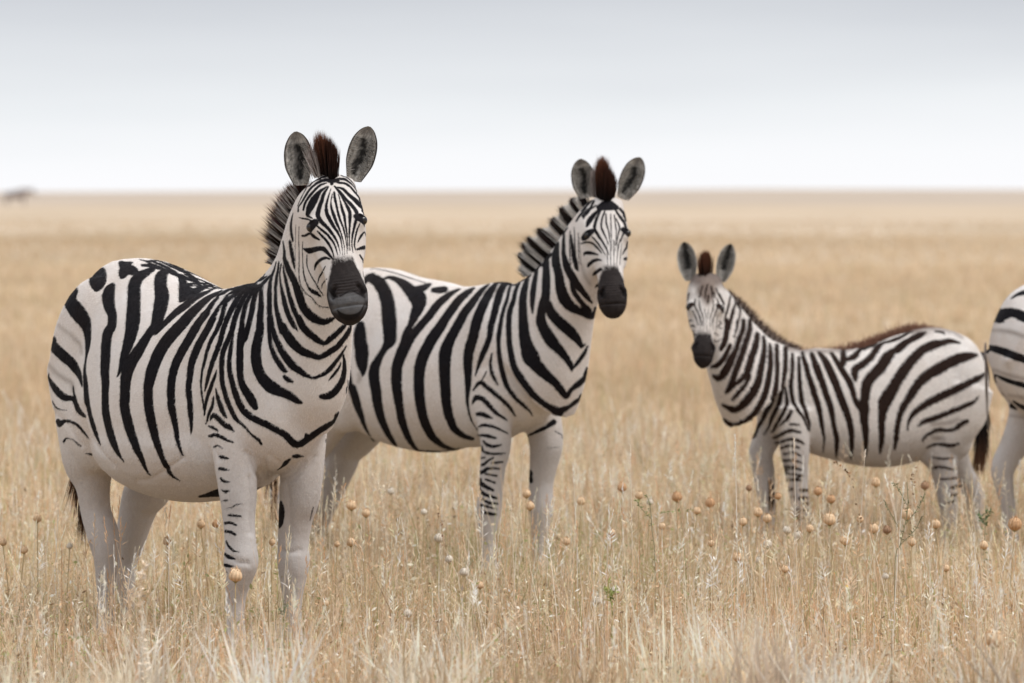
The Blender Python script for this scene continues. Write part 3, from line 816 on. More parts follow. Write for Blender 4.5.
FACE1 = '''
tile 285 225 10.667
205,255,24 260,275,62 330,257,52 400,252,50 440,280,44 480,328,28 512,362,18
315,482,10 325,430,28 370,378,34 430,350,30 480,365,14
350,620,7 365,560,17 400,500,17 430,440,10
390,680,9 400,630,14 442,578,12
150,-80,8 190,-70,18 245,-60,18 300,-35,12 330,-10,6
185,115,24 215,115,26 265,90,30 310,125,36 365,158,18
775,185,9 795,145,24 820,105,24 850,75,14 880,90,10
770,260,20 820,245,38 870,235,48 905,235,55
800,320,18 820,355,22 845,390,13
835,550,7 870,500,9 885,450,7
345,65,12 390,112,25 440,165,28 480,225,28 508,290,20 520,340,12
190,180,7 185,250,8 187,320,9 190,420,10 200,520,14 225,600,18 250,660,24 285,700,40 330,722,46 382,760,20
235,320,12 232,400,12 245,470,11 290,560,13 330,625,15 370,690,17 410,750,9
115,0,4 112,150,5 110,350,6 112,500,5
150,20,6 146,150,8 150,300,9 150,450,9 152,560,10 170,640,13 195,690,14 232,732,14 290,780,13 340,840,13 390,870,11 470,880,13
tile 285 175 10.667
310,505,12 360,560,22 430,615,26 482,672,28 525,735,22 550,805,14 560,850,8
462,125,18 415,200,34 390,280,40 365,350,46 350,430,50 390,500,46 450,560,38 500,620,32 540,682,27 570,755,16 590,835,8
488,150,10 460,240,20 440,330,30 445,400,40 480,480,40 520,550,35 560,610,28 592,675,20 608,770,11 615,855,7
505,200,10 490,280,15 495,350,28 520,430,34 550,510,28 590,600,20 615,685,15 632,760,9 637,850,6
525,185,22 532,250,28 550,330,25 565,400,25 590,480,24 620,560,21 640,640,17 657,740,11 662,840,6
570,210,12 590,280,15 605,350,30 630,430,32 642,510,25 656,600,19 666,690,14 672,800,7
560,165,14 610,240,20 650,310,30 690,390,38 692,460,36 690,540,25 686,620,18 688,700,13 692,800,8
530,120,20 590,190,34 650,260,34 710,320,38 760,390,42 770,440,38 750,510,32 730,590,26 715,690,19 716,760,12 726,830,8
812,490,10 780,560,16 760,620,20 746,690,21 740,750,16 752,800,9
452,120,14 370,180,40 320,250,74 280,320,84 250,390,58 242,430,34 292,462,12
440,85,18 370,112,25 300,180,28 250,240,28 210,310,26 195,372,20
462,60,24 390,62,34 310,110,25 260,160,24 215,230,24 180,290,22 145,340,14 140,385,20
422,20,30 350,30,20 290,60,18 240,120,14 200,190,12 160,270,11 135,330,8
430,50,36 490,60,55 560,55,46
480,20,40 500,90,40
540,130,18 620,150,30 680,210,35 740,260,46 790,310,50 830,360,36 852,410,30 872,430,18
560,80,20 640,90,28 700,130,25 750,190,22 800,250,22 840,310,17 870,360,10
560,40,24 630,45,30 690,80,20 740,130,14 790,210,12 840,280,11 880,350,8
600,5,14 660,25,14 720,80,12 760,140,7
900,440,20 925,490,10
# muzzle
tile 285 270 10.667
l: 540,345,90 600,320,110 670,300,120 740,300,120 810,335,110
l: 540,400,110 640,400,160 760,400,150 820,380,90
l: 475,240,36 490,310,50 520,350,60
l: 890,260,40 870,310,50
d: 560,430,12 600,480,45 660,505,60 730,500,55 800,455,26 845,370,12
d: 470,190,40 500,230,45 530,270,35 560,290,10
d: 885,130,24 880,180,30 850,240,20
d: 590,275,18 640,250,16 700,215,14 760,240,16 830,280,20 850,290,12
'''
z.fat = .25
z.paint(FACE1, head=None)
z.paint('''
tile 240 400 8
f: 100,470,2 125,560,3 150,640,2
f: 140,455,2 175,550,3 205,650,2
f: 190,480,2 220,560,3 235,640,2
f: 420,520,2 350,580,3 290,610,2
f: 520,500,2 440,580,3 330,640,2
f: 600,450,2 540,540,3 400,650,2
f: 250,440,2 330,500,2 400,490,2
tile 140 400 8
f: 540,170,4 560,300,4 600,410,4 630,470,3
f: 850,420,3 920,470,3 960,560,3
f: -20,645,2 80,632,2 200,560,2 340,462,1
tile 40 400 8
f: 355,60,5 368,180,6 400,280,7 480,400,8 580,515,7
f: 110,100,2 220,200,2 330,360,1
tile 200 470 8
f: 395,60,2 405,250,2 405,500,2
f: 250,700,2 300,735,2 380,745,1
f: 700,100,2 720,350,2 710,560,2
f: 650,640,2 720,655,2 800,640,1
tile 240 320 8
''')
z.finish()
z.fur(330000)
z.eyes()
z.hooves()
z.ear((301, 184, 14.46), (295.5, 131.5, 14.48), 29, (-.22, -1, .1))
z.ear((354, 180, 14.44), (369.5, 126.5, 14.46), 29, (.22, -1, .1))
def PR(z, rows): return [np.r_[z.px(a, b, D), z.px(c, d, D2)] for a, b, D, c, d, D2 in rows]
z.strands('mane', PR(z, [(277, 262, 14.80, 272, 257, 14.84), (279, 254, 14.77, 269, 243, 14.82), (282, 245, 14.74, 264.5, 229, 14.80), (284, 240, 14.72, 264, 219, 14.78), (286.5, 230, 14.69, 267, 209, 14.74), (288.5, 222, 14.66, 270, 200, 14.72),
    (291, 214, 14.63, 276, 191, 14.68), (294.5, 204, 14.58, 283, 184, 14.62), (298, 197, 14.54, 289, 179, 14.56), (304, 190, 14.5, 296, 172, 14.5)]),
    4200, mane_col(.25, tip=(.10, .05, .035), white=(.66, .62, .59), spiky=.42), width=.0013, jit=.003, lenj=.14, thick=.028, fin=.72, sink=.25)
def fl(z, text, n, colf, **kw): z.strands('forelock', PR(z, text), n, colf, **kw)
def brown(t):
    r = random.random(); s = random.uniform(.7, 1.3)
    return (.012, .009, .009), (.17 * s, .066 * s, .036 * s), 1.0
def darkbrown(t):
    s = random.uniform(.6, 1.5); return (.012, .009, .009), (.065 * s, .027 * s, .018 * s), 1.0
def pale(t):
    s = random.uniform(.8, 1.1); g = random.random() < .3
    return ((.6 * s, .56 * s, .54 * s), (.5 * s, .44 * s, .42 * s), 1.0) if not g else ((.05, .03, .03), (.16, .10, .08), 1.0)
fl(z, [(318, 176, 14.44, 312.5, 147, 14.44), (322, 175, 14.42, 316, 144, 14.42), (326, 175, 14.40, 321, 150, 14.40)], 700, pale, width=.0012, jit=.006, lenj=.18, thick=.03)
fl(z, [(320, 172, 14.42, 313.5, 137, 14.43), (325, 174, 14.40, 318.5, 128.5, 14.40), (328, 175, 14.38, 324, 133, 14.38), (330, 176, 14.37, 327, 137, 14.37)], 1100, brown, width=.0012, jit=.004, lenj=.18, thick=.012)
fl(z, [(327, 175, 14.39, 322, 139, 14.40), (330, 177, 14.37, 329, 136, 14.37), (333, 178, 14.36, 333.5, 142, 14.36), (335, 179, 14.36, 335, 150, 14.36)], 1300, darkbrown, width=.0012, jit=.003, lenj=.16, thick=.012)
# tail: brown wisps hanging behind the right hind leg
def tailc(t): s = random.uniform(.5, 1.4); return (.05 * s, .025 * s, .015 * s), (.12 * s, .055 * s, .03 * s), 1.0
tl = z.strands('tail', PR(z, [(77, 462, 15.5, 66, 497, 15.5), (79, 470, 15.5, 74, 515, 15.5), (82, 485, 15.5, 78, 540, 15.5), (84, 500, 15.5, 84, 548, 15.5)]), 160, tailc, width=.0016, jit=.012, lenj=.2, thick=.01, droop=.02)
z.tube_tail = None
# ------------------------------------------------------------------ ZEBRA 2, second adult, a little behind
z = Zebra('zebra', -.291, 18.0, -math.radians(43), .955, .955,
          'adult zebra in the middle, facing the camera, its rump hidden behind the largest zebra', GROUP, M_coat)
Z2 = z; z.fat = 1.45
z.torso([(a, b - (.024 if a < -.06 else 0), c - (.03 if .2 < a < .4 else 0), d * (.86 if a < .2 else .80)) for a, b, c, d in TORSO], 1.0)
for sg in (-1, 1):
    z.blob((-.44, sg * .15, .97), (.22, .12, .27), ry=.25)
    z.blob((-.36, sg * .16, .80), (.14, .09, .20), ry=.35)
    z.blob((.40, sg * .105, .95), (.15, .085, .24), ry=-.25)
    z.blob((.45, sg * .09, .83), (.12, .08, .14), ry=-.3)
fore(z, -1, .40, [(496, 444, .125, .062, .055), (493, 465, .125, .054, .048), (491, 490, .125, .048, .045), (489, 508, .125, .052, .050), (488, 522, .125, .043, .040), (488, 540, .125, .033, .031), (489, 560, .125, .031, .029), (490, 572, .125, .040, .037)])
fore(z, 1, .42, [(546, 440, .125, .072, .062), (544, 462, .125, .060, .052), (541, 485, .125, .050, .046), (541, 508, .125, .050, .048), (540, 522, .125, .044, .041), (539, 540, .125, .033, .031), (539, 560, .125, .031, .029), (540, 572, .125, .040, .037)])
hind(z, -1, [(300, 450, .12, .11, .085), (296, 475, .11, .07, .06), (290, 505, .105, .055, .05), (288, 522, .105, .045, .04), (289, 545, .10, .034, .032), (290, 570, .10, .036, .034)])
hind(z, 1, [(345, 440, .13, .115, .085), (340, 462, .12, .082, .062), (330, 488, .115, .066, .055), (321, 512, .11, .056, .048), (319, 530, .11, .040, .036), (320, 555, .10, .034, .032), (321, 572, .10, .036, .034)])
z.neck([(486, 300, 17.78, 566, 420, 17.50, .135), (512, 286, 17.72, 574, 385, 17.44, .128), (534, 274, 17.66, 577, 348, 17.40, .112), (550, 258, 17.6, 580, 322, 17.37, .100),
        (562, 243, 17.55, 587, 298, 17.34, .092), (573, 226, 17.5, 596, 270, 17.33, .088), (584, 212, 17.45, 602, 240, 17.32, .080), (594, 204, 17.42, 604, 222, 17.33, .065)])
z.head((605, 198, 17.34), (613.8, 309.5, 17.13), .03, wid=1.02, es=.176)
z.mz0, z.mz1 = .362, .44
z.build(.012, 7)
BODY2 = '''
tile 340 255 8
165,560,60 160,620,90 165,700,102 175,760,105 175,820,100 180,880,76 186,925,42 182,965,14
s: 150,950,10 160,985,16 148,1010,10
110,1050,26 112,1090,50 125,1150,60 145,1220,54 175,1300,38 195,1360,26 230,1430,16 275,1490,9
250,180,66 310,220,92 360,300,100 385,400,105 395,500,112 400,600,104 400,680,92 370,730,54 345,770,42 305,840,56 275,915,78 275,1000,80 290,1090,76 300,1180,70 320,1270,64 340,1330,56 370,1400,46 410,1470,36 450,1530,26
360,187,15 400,180,25 460,200,42 520,240,72 570,290,92 622,340,130 630,400,100 600,480,68 565,560,42 535,620,48 520,680,60
620,280,60 670,262,50 722,235,22
960,272,14 900,302,32 840,345,50 780,400,56 720,480,56 650,560,56 590,630,62 545,680,85 510,750,88 480,820,82 458,890,80 452,980,80 455,1060,74 465,1140,68 478,1220,58 495,1320,58 530,1420,48 570,1500,34 620,1560,26 700,1590,18 800,1595,15
750,280,34 800,280,50 838,275,48
250,104,7 400,134,7 560,184,7 700,228,6
1024,300,48 960,352,56 900,430,62 850,500,64 800,580,76 740,665,82 700,740,82 665,810,86 640,900,82 633,1000,78 635,1090,76 642,1170,74 658,1260,68 680,1340,66 730,1440,58 790,1500,44 860,1540,32 950,1560,22
1074,263,18 1024,300,46
tile 440 255 8
392,233,18 330,290,36 270,370,56 200,460,62 150,550,68 100,640,72 70,700,80 45,780,92 38,880,86 40,980,80 46,1080,74 52,1180,70 68,1270,64 88,1325,60 110,1380,54 150,1420,44 200,1450,34 260,1470,24
502,183,14 450,230,32 400,300,56 360,370,66 320,460,72 290,550,76 268,650,76 240,740,76 225,840,68 225,940,56 225,1040,40 220,1120,25 222,1200,18 240,1285,13 262,1340,10 300,1400,7
612,158,14 540,210,32 490,280,50 460,370,52 435,470,46 410,560,44 398,650,36 375,720,38 340,800,35 310,880,24 285,962,10
602,203,10 560,262,20 540,350,22 510,440,25 490,530,28 472,640,30 470,720,26 476,800,30 490,890,32 515,990,32 550,1070,28 610,1150,25 680,1210,22 720,1252,15 740,1285,8
660,180,14 612,270,25 590,360,30 560,450,36 552,540,38 552,640,36 560,730,38 575,820,42 600,910,46 650,990,54 700,1060,50 760,1130,44 850,1200,38 920,1240,58 955,1258,60
712,158,18 680,260,46 665,350,56 665,450,62 670,550,72 677,650,84 700,740,102 730,820,128 775,885,70
778,108,22 760,200,36 745,300,40 740,400,28 742,468,8
850,0,45 850,80,50 850,180,56 850,280,60 842,360,66
tile 530 255 8
130,80,50 130,200,60 125,320,60 108,400,74 90,470,64 92,540,74 130,620,86 175,690,90 220,740,70 280,810,50 320,870,38 338,925,10
332,915,16 380,860,24 430,790,26 462,730,12
150,395,50 172,460,72 230,530,78 300,590,82 350,640,70 390,690,46 415,730,24 442,708,10
195,-10,40 215,80,56 235,180,66 250,280,78 282,360,86 340,420,68 420,455,54 490,482,56 540,450,30 568,430,10
270,-10,28 290,80,46 330,160,56 370,230,54 420,290,40 460,340,30 496,382,10
330,230,20 350,290,28 390,350,30 430,400,32 470,440,40
345,-10,24 360,60,24 378,122,10
0,825,95 60,890,93 130,960,74 200,1020,56 250,1080,50 290,1130,34 330,1075,28 400,1020,42 450,965,34 466,910,20
225,1250,56 300,1220,28 370,1170,28 430,1132,18
tile 490 185 8
598,300,12 592,400,20 590,480,25 592,560,30 618,640,34
650,400,10 660,500,20 680,600,26 692,660,26
538,470,38 525,560,60 530,640,64
450,560,30 445,640,50
430,600,10 400,640,25 360,690,22
715,190,12 755,150,18 800,95,18
690,290,12 720,240,16 765,190,12
745,260,10 790,210,16 830,130,16
tile 440 335 8
265,440,10 320,380,28 370,410,28 430,460,28 500,520,25 560,580,22 602,645,10
330,372,10 378,283,7
415,148,12 405,230,20 420,310,25 462,398,10
260,547,10 290,502,34 340,510,32 400,570,28 460,630,22 532,677,12
300,630,25 340,635,25 415,662,12
tile 460 400 8
750,175,35 690,215,25 620,250,20 540,285,12
135,112,14 170,110,30 220,130,25 262,146,10
150,211,10 190,200,20 260,210,20 320,235,14 382,266,7
150,280,12 220,285,22 292,306,12
185,325,12 215,355,20 270,370,20 332,355,10
150,375,12 200,415,16 270,430,16 362,425,9
140,460,14 200,460,11
145,515,15 190,515,18 230,480,14 272,460,9
260,500,13 340,495,13
150,585,25 190,570,24 230,545,20 322,550,12
200,590,12 292,606,15
145,655,24 190,675,20
205,635,15 282,662,14
550,575,26 560,620,34 570,652,24
760,250,6 830,285,6
700,380,6 800,375,6
tile 460 470 8
150,95,20 200,130,26 267,162,16
150,145,14 190,190,24 292,226,16
170,225,14 230,260,18 302,270,12
165,280,16 230,295,16 292,311,10
175,330,14 240,350,22 292,355,12
'''
z.paint(BODY2, mirror=True)
FACE2 = '''
tile 560 200 10.667
225,465,11 280,450,18 340,460,20 390,500,20 442,562,12
255,590,12 270,565,28 330,565,30 402,582,14
665,582,9 700,520,20 740,475,20 782,450,9
690,628,24 730,630,40 772,662,38
778,553,18 786,566,18
440,95,20 400,180,24 375,250,28 370,310,28 410,380,26 450,440,20 490,510,16 522,585,8
480,110,14 450,200,18 440,280,18 460,340,20 490,400,14 522,485,7
490,150,12 495,250,16 520,340,14 532,452,7
540,150,10 545,300,10 550,540,6
580,160,12 590,250,12 600,350,10 590,540,5
600,200,12 635,290,16 620,370,12 600,480,6
590,105,18 640,180,26 690,250,28 700,310,26 670,370,18 640,455,8
410,110,22 350,170,42 310,230,46 288,275,26
640,95,26 700,160,32 750,220,30 782,275,16
420,80,60 510,55,105 600,80,50
330,80,20 270,130,22 238,175,16
380,60,16 300,120,16 250,200,12
340,390,12 380,430,16 430,500,14 482,582,7
570,420,6 575,640,6
640,420,10 625,500,8 610,620,5
660,130,18 720,170,16 770,225,10
498,449,4 504,560,7 510,690,5
538,437,4 540,560,7 542,690,5
578,435,4 576,560,7 574,690,5
618,447,4 612,560,7 606,690,5
658,459,4 648,560,7 638,690,5
110,330,8 105,480,12 112,690,10
150,290,8 160,480,12 172,690,9
195,350,6 196,520,9 205,690,7
225,690,6 215,560,6 205,400,5
tile 560 256 10.667
300,112,18 310,90,30 350,55,32 400,40,25 442,46,12
350,207,12 380,180,34 432,140,32
380,332,12 400,310,25 437,284,18
690,120,9 720,145,18 752,167,9
690,230,14 712,236,18
d: 455,370,40 462,405,52 470,435,34
d: 728,370,34 725,405,42 722,435,26
s: 230,100,10 260,200,12 320,300,14
130,0,10 180,100,12 200,160,8
'''
for sd in (-1, 1):        # haunch bands on the part the nearest zebra hides
    for P in ([(-.44, 1.25, .05), (-.46, 1.10, .07), (-.44, .92, .06), (-.38, .76, .03)], [(-.55, 1.20, .05), (-.57, 1.06, .05), (-.56, .92, .045), (-.50, .78, .025)],
              [(-.30, 1.30, .04), (-.33, 1.16, .06), (-.31, .98, .06), (-.25, .78, .04)], [(-.62, 1.10, .03), (-.60, .95, .045), (-.55, .80, .025)]): z.stripe_local(P, sd)
z.fat = 1.0
z.paint(FACE2)
z.finish()
z.fur(230000, .0068, .0010, seed=4)
z.eyes(); z.hooves()
z.ear((586, 198, 17.42), (580, 159.0, 17.42), 23.5, (-.15, -1, .1))
z.ear((623, 198, 17.40), (640.5, 157.5, 17.42), 23.5, (.2, -1, .1))
z.strands('mane', PR(z, [(524, 274, 17.68, 519, 268, 17.70), (534, 267.5, 17.66, 514, 251, 17.70), (540, 260, 17.64, 517, 239, 17.68), (547.5, 255, 17.62, 522, 233, 17.66), (555.6, 245, 17.58, 533, 225, 17.62),
    (565, 232.5, 17.54, 548, 215, 17.58), (572, 221, 17.51, 557, 204.5, 17.54), (578, 207.5, 17.48, 570, 196, 17.50), (586, 202, 17.45, 581, 192, 17.46)]),
    2200, mane_col(.26, tip=(.04, .027, .024), white=(1.0, .97, .93), spiky=.20, dk=.10), width=.0014, jit=.0025, lenj=.12, thick=.022, fin=.90, sink=.35)
fl(z, [(594, 196, 17.40, 595, 171, 17.40), (597, 197, 17.38, 597, 163, 17.38), (600, 198, 17.37, 600, 158, 17.37)], 420, pale, width=.0014, jit=.003, lenj=.1, thick=.022)
fl(z, [(599, 197, 17.37, 599.5, 160, 17.37), (602, 198, 17.36, 602.5, 154, 17.36), (606, 199, 17.35, 607, 162, 17.35)], 900, brown, width=.0015, jit=.003, lenj=.08, thick=.022)
fl(z, [(600, 199, 17.36, 602, 165, 17.36), (604, 200, 17.35, 607, 164, 17.35), (607, 201, 17.34, 612, 170, 17.34), (611, 201, 17.34, 615.5, 178, 17.34)], 1400, darkbrown, width=.0015, jit=.003, lenj=.08, thick=.022)
z.strands('tail', PR(z, [(268, 440, 18.6, 270, 500, 18.6), (272, 460, 18.6, 273, 525, 18.6), (275, 478, 18.6, 275, 540, 18.6)]), 260, lambda t: ((.10, .045, .028), (.17, .075, .045), 1.0), width=.002, jit=.012, lenj=.15, thick=.03)

# ------------------------------------------------------------------ FOAL
z = Zebra('zebra_foal', 1.53, 19.1, math.pi + math.radians(22), .735, .80,
          'small young zebra on the right, body turned left, with a brown fuzzy back', GROUP, M_foal, foal=True)
Z3 = z; z.fat = 1.8
FT = [(-0.635, 1.06, 0.90, .045), (-0.615, 1.14, 0.82, .10), (-0.56, 1.235, 0.72, .16), (-0.48, 1.285, 0.65, .20),
 (-0.38, 1.315, 0.60, .222), (-0.27, 1.315, 0.565, .238), (-0.12, 1.275, 0.53, .250), (0.02, 1.225, 0.525, .25), (0.14, 1.20, 0.545, .235),
 (0.26, 1.205, 0.575, .21), (0.37, 1.21, 0.61, .185), (0.47, 1.18, 0.65, .16), (0.55, 1.11, 0.70, .135), (0.60, 1.02, 0.77, .095), (0.62, .95, 0.84, .05)]
z.torso(FT, 1.0)
for sg in (-1, 1):
    z.blob((-.44, sg * .11, .96), (.18, .11, .27), ry=.25)
    z.blob((-.38, sg * .13, .76), (.13, .08, .20), ry=.35)
    z.blob((.40, sg * .10, .93), (.13, .075, .24), ry=-.25)
fore(z, 1, .42, [(795, 452, .085, .062, .050), (796, 468, .085, .050, .044), (798, 485, .085, .044, .040), (800, 500, .085, .040, .038), (802, 515, .085, .036, .034), (803.5, 528, .085, .026, .025), (805, 545, .085, .025, .024), (806, 553, .085, .032, .03)])
fore(z, -1, .43, [(761, 452, .085, .052, .048), (763, 468, .085, .047, .042), (765, 485, .085, .043, .038), (767, 502, .085, .036, .034), (768, 518, .085, .032, .030), (769, 535, .085, .025, .024), (770, 550, .085, .030, .028)])
hind(z, 1, [(938, 445, .085, .095, .065), (942, 462, .085, .067, .052), (945.5, 480, .085, .052, .044), (947.5, 498, .085, .044, .040), (948.5, 512, .085, .038, .034), (949, 528, .085, .028, .026), (950, 548, .085, .030, .028)], topx=-.44)
hind(z, -1, [(950, 450, .085, .08, .06), (960, 470, .085, .055, .045), (970, 485, .085, .046, .038), (975, 498, .085, .042, .034), (975, 512, .085, .034, .030), (975, 530, .085, .028, .026), (976, 550, .085, .030, .028)], topx=-.42)
z.neck([(800, 350, 19.02, 731, 428, 18.78, .105), (780, 344, 18.99, 724, 405, 18.72, .10), (765, 337, 18.96, 719, 385, 18.68, .088), (753, 325, 18.93, 714, 368, 18.66, .078),
        (743, 314, 18.9, 712, 350, 18.66, .070), (734, 303, 18.86, 708, 332, 18.68, .066), (725, 292, 18.82, 706, 312, 18.68, .062), (716, 284, 18.78, 706, 298, 18.70, .055)])
z.head((706.5, 274, 18.72), (703.2, 360, 18.52), -.04, wid=1.05, es=.215, prof=[(-.035, .025, -.03, -.07), (-.02, .060, -.010, -.10), (0.01, .085, .008, -.135), (.06, .104, .024, -.17), (.12, .110, .030, -.20), (.18, .108, .022, -.22), (.25, .096, .012, -.212),
                (.32, .078, .008, -.172), (.38, .064, .004, -.138), (.44, .058, .002, -.122), (.49, .062, .004, -.118), (.53, .060, -.003, -.112), (.56, .055, -.016, -.104), (.582, .040, -.034, -.094), (.597, .018, -.052, -.085)])
z.mz0, z.mz1 = .392, .47
z.build(.010, 5)
BODY3 = '''
tile 896 310 8
510,262,12 430,246,30 360,262,40 300,275,60 220,310,60 150,370,66 90,440,72 40,510,76 -5,580,76 -40,640,84 -75,700,100 -95,740,92 -108,800,62 -118,880,46 -118,960,40 -118,1040,32 -128,1110,20 -131,1150,10
642,356,18 580,366,52 500,386,72 420,420,76 340,465,76 260,510,72 200,560,66 150,620,60 112,680,56 80,730,44 40,800,40 20,870,32 5,950,32 -3,1040,28 -15,1110,14
708,508,18 640,550,35 560,590,45 480,630,50 410,660,48 330,700,50 260,735,46 190,780,38 140,820,32 102,880,20 88,960,10
656,690,10 620,730,20 560,760,28 480,790,30 400,825,30 310,860,32 230,885,28 178,922,14
568,884,22 520,905,28 480,940,25 430,960,22 340,955,22 280,975,22 230,1010,18 206,1045,8
500,1064,14 440,1080,22 380,1075,22 310,1070,14 238,1102,8
s: 290,910,12 400,900,10 500,870,6
s: 300,1015,14 380,1030,14
280,1172,9 370,1185,12 452,1180,10
280,1262,11 360,1250,15 440,1270,14 482,1260,9
360,1350,13 420,1350,10 480,1340,18
440,1420,18 480,1410,24 507,1405,12
430,1485,16 502,1470,18
390,1550,10 460,1525,18
232,180,14 170,210,40 100,245,36 50,280,50 8,315,52
310,170,10 370,180,14 385,195,8
tile 800 310 8
740,330,38 690,382,76 640,460,76 570,530,76 530,590,72 520,670,66 510,740,62 510,800,70 510,870,56 520,950,46 525,1040,32 525,1120,20 525,1165,9
250,350,25 290,410,30 340,490,36 390,570,40 420,650,34 432,700,30 460,750,36 490,790,40
340,330,30 345,400,40 330,452,28
440,562,16 435,510,46 440,470,50 500,430,45 560,380,40 610,312,35 652,270,20 700,255,18 750,240,22 830,205,18 882,170,12
380,392,22 430,370,40 470,325,25 520,290,25 592,250,16
150,342,22 200,410,45 240,490,50 280,580,50 312,670,48 340,740,50 370,820,45 395,900,40 410,990,32 410,1090,25 405,1187,11
90,352,28 120,430,40 145,500,45 180,590,40 205,670,38 235,750,38 255,840,30 270,930,28 290,1020,30 290,1100,24 285,1176,11
15,342,18 40,430,30 65,520,32 95,610,35 112,670,38 140,750,35 160,840,28 175,930,24 190,1030,14 180,1140,7
s: 0,312,16 200,328,22 400,292,26 560,245,34 700,200,40 850,155,38 1000,128,26
s: 1010,125,20 1150,140,18 1290,215,10
tile 700 320 8
790,302,20 790,390,22 795,480,24 800,570,26 815,660,28 845,740,24 870,820,20 875,882,9
735,270,18 735,350,25 730,440,24 725,530,24 735,610,24 750,670,22 790,730,20 830,790,16 862,872,9
680,222,28 680,310,30 675,400,30 665,480,24 655,540,22 640,620,25 628,680,26 600,730,24 570,790,22 550,850,14 508,912,7
680,532,9 690,600,18 692,670,22 670,730,22 630,800,22 590,870,20 568,897,9
610,200,24 610,290,28 615,380,28 610,470,28 600,560,32 575,640,35 530,730,30 495,800,25 450,870,25 400,925,24 338,972,26
555,192,18 560,280,32 560,370,35 545,460,38 530,540,40 500,630,42 450,720,38 390,790,40 300,855,44 240,830,30 188,793,22
505,132,22 510,220,32 500,310,40 480,400,45 465,480,50 430,560,60 380,630,58 330,685,46 270,715,40 220,695,26 184,677,22
455,112,32 440,200,45 410,290,50 390,360,50 370,420,40 320,480,30 268,527,16
390,440,25 370,500,25 310,570,28 258,632,16
395,0,28 390,90,35 360,180,40 335,260,40 300,360,40 270,440,40 240,530,40 208,577,20
345,0,28 340,70,30 305,160,35 280,240,35 240,330,50 200,410,50 150,460,40 108,445,22
300,0,18 290,60,15 268,132,9
215,0,25 215,90,30 195,180,35 168,232,24
240,200,24 200,290,30 140,360,30 88,372,16
725,730,24 700,780,20 638,842,10
720,830,14 792,835,12
590,940,16 650,910,20 720,880,22 802,896,14
600,980,12 650,970,16 720,950,18 780,960,18 832,986,10
650,1020,14 720,1000,16 792,1020,10
670,1070,12 740,1055,13 802,1080,9
660,1120,14 750,1120,14 820,1140,9
670,1170,14 762,1170,13
670,1220,13 740,1230,13 820,1240,11
680,1280,13 802,1280,12
s: 700,200,26 850,230,18 1000,250,18
tile 720 460 8
520,80,14 600,60,13 652,80,12
520,150,15 590,150,10 642,130,15
530,235,23 572,230,22
650,240,24 692,240,18
550,290,14 582,295,18
640,305,25 692,300,18
650,350,18 692,345,18
620,400,15 692,400,16
610,460,18 682,460,14
400,175,26 410,250,36 410,330,40 405,392,22
tile 670 290 10.667
645,60,14 625,160,18 605,250,16
700,110,16 672,200,18 645,300,16 625,400,18
740,140,20 745,215,18 735,300,16
600,240,14 585,330,14
680,200,16 650,330,16 638,422,12
'''
z.paint(BODY3, mirror=True)
FACE3 = '''
tile 670 290 10.667
s: 395,20,170 400,80,120 400,140,50
s: 400,-70,170 390,-10,230
350,-40,14 330,10,16 320,60,12
400,-60,16 380,20,18 375,90,10
440,-40,16 450,30,18 455,90,10
490,-20,14 510,30,14
410,60,20 405,130,18
270,100,14 265,170,16 300,240,14 330,320,12 346,384,7
310,110,12 320,190,12 350,280,10 370,375,5
500,90,14 520,150,16 490,230,14 460,310,12 440,384,7
460,110,12 460,190,12 435,280,8 425,365,5
240,220,12 280,300,12 300,372,7
370,200,8 382,305,6
410,200,8 405,305,6
520,40,24 550,100,25 575,150,24
200,40,20 190,105,12
330,40,16 310,80,12
470,30,16 480,80,12
195,330,9 220,320,17 236,326,9
205,402,9 240,378,20 266,396,9
215,462,9 240,435,16 262,440,9
235,502,10 265,470,20 276,492,9
225,572,9 262,540,13
310,250,4 319,340,6 328,430,4
350,250,4 355,340,6 360,430,4
390,250,4 391,340,6 392,430,4
430,250,4 427,340,6 424,430,4
470,250,4 463,340,6 456,430,4
510,250,4 499,340,6 488,430,4
548,352,13 528,330,12
560,412,10 520,400,12
480,460,17 512,482,10
500,390,12 542,360,10
460,522,12 500,552,10 542,520,8
575,482,12 592,330,10 590,260,10
'''
z.fat = .55
z.paint(FACE3)
z.finish(.06)
z.fur(190000, .0095, .0011, white=((.86, .83, .81), (.76, .70, .66)), black=(.022, .012, .009), brown=(.15, .085, .06), seed=5)
z.eyes(.021); z.hooves()
z.ear((690, 280, 18.80), (684, 242, 18.82), 19.5, (-.2, -1, .1), 'foal')
z.ear((721, 281, 18.80), (731, 244, 18.82), 18.5, (.25, -1, .1), 'foal')
fl(z, [(703, 278, 18.74, 702, 254, 18.74), (705.5, 279, 18.73, 705, 249, 18.73), (708.5, 279, 18.72, 708, 253, 18.72)], 900, brown, width=.0017, jit=.003, lenj=.1, thick=.02)
def foalm(t):
    fr = abs((t * 2.2) % 1 - .5)
    if fr < .22: return (.02, .014, .012), (.09, .05, .035), 1.0
    return (.62, .58, .55), (.30, .20, .15), .9
z.strands('mane', PR(z, [(726, 293, 18.84, 729, 288, 18.84), (735, 303, 18.87, 740, 296, 18.87), (743, 313, 18.9, 750, 304, 18.9), (752, 324, 18.93, 760, 313, 18.93), (762, 334, 18.96, 771, 324, 18.96), (772, 341, 18.98, 781, 333, 18.98), (783, 346, 19.0, 792, 341, 19.0), (796, 349, 19.02, 803, 346, 19.02)]),
    1800, foalm, width=.0016, jit=.004, lenj=.15, thick=.020, fin=.75, sink=.35)
def fuzz(t): s = random.uniform(.6, 1.4); return (.16 * s, .075 * s, .05 * s), (.30 * s, .16 * s, .11 * s), .86
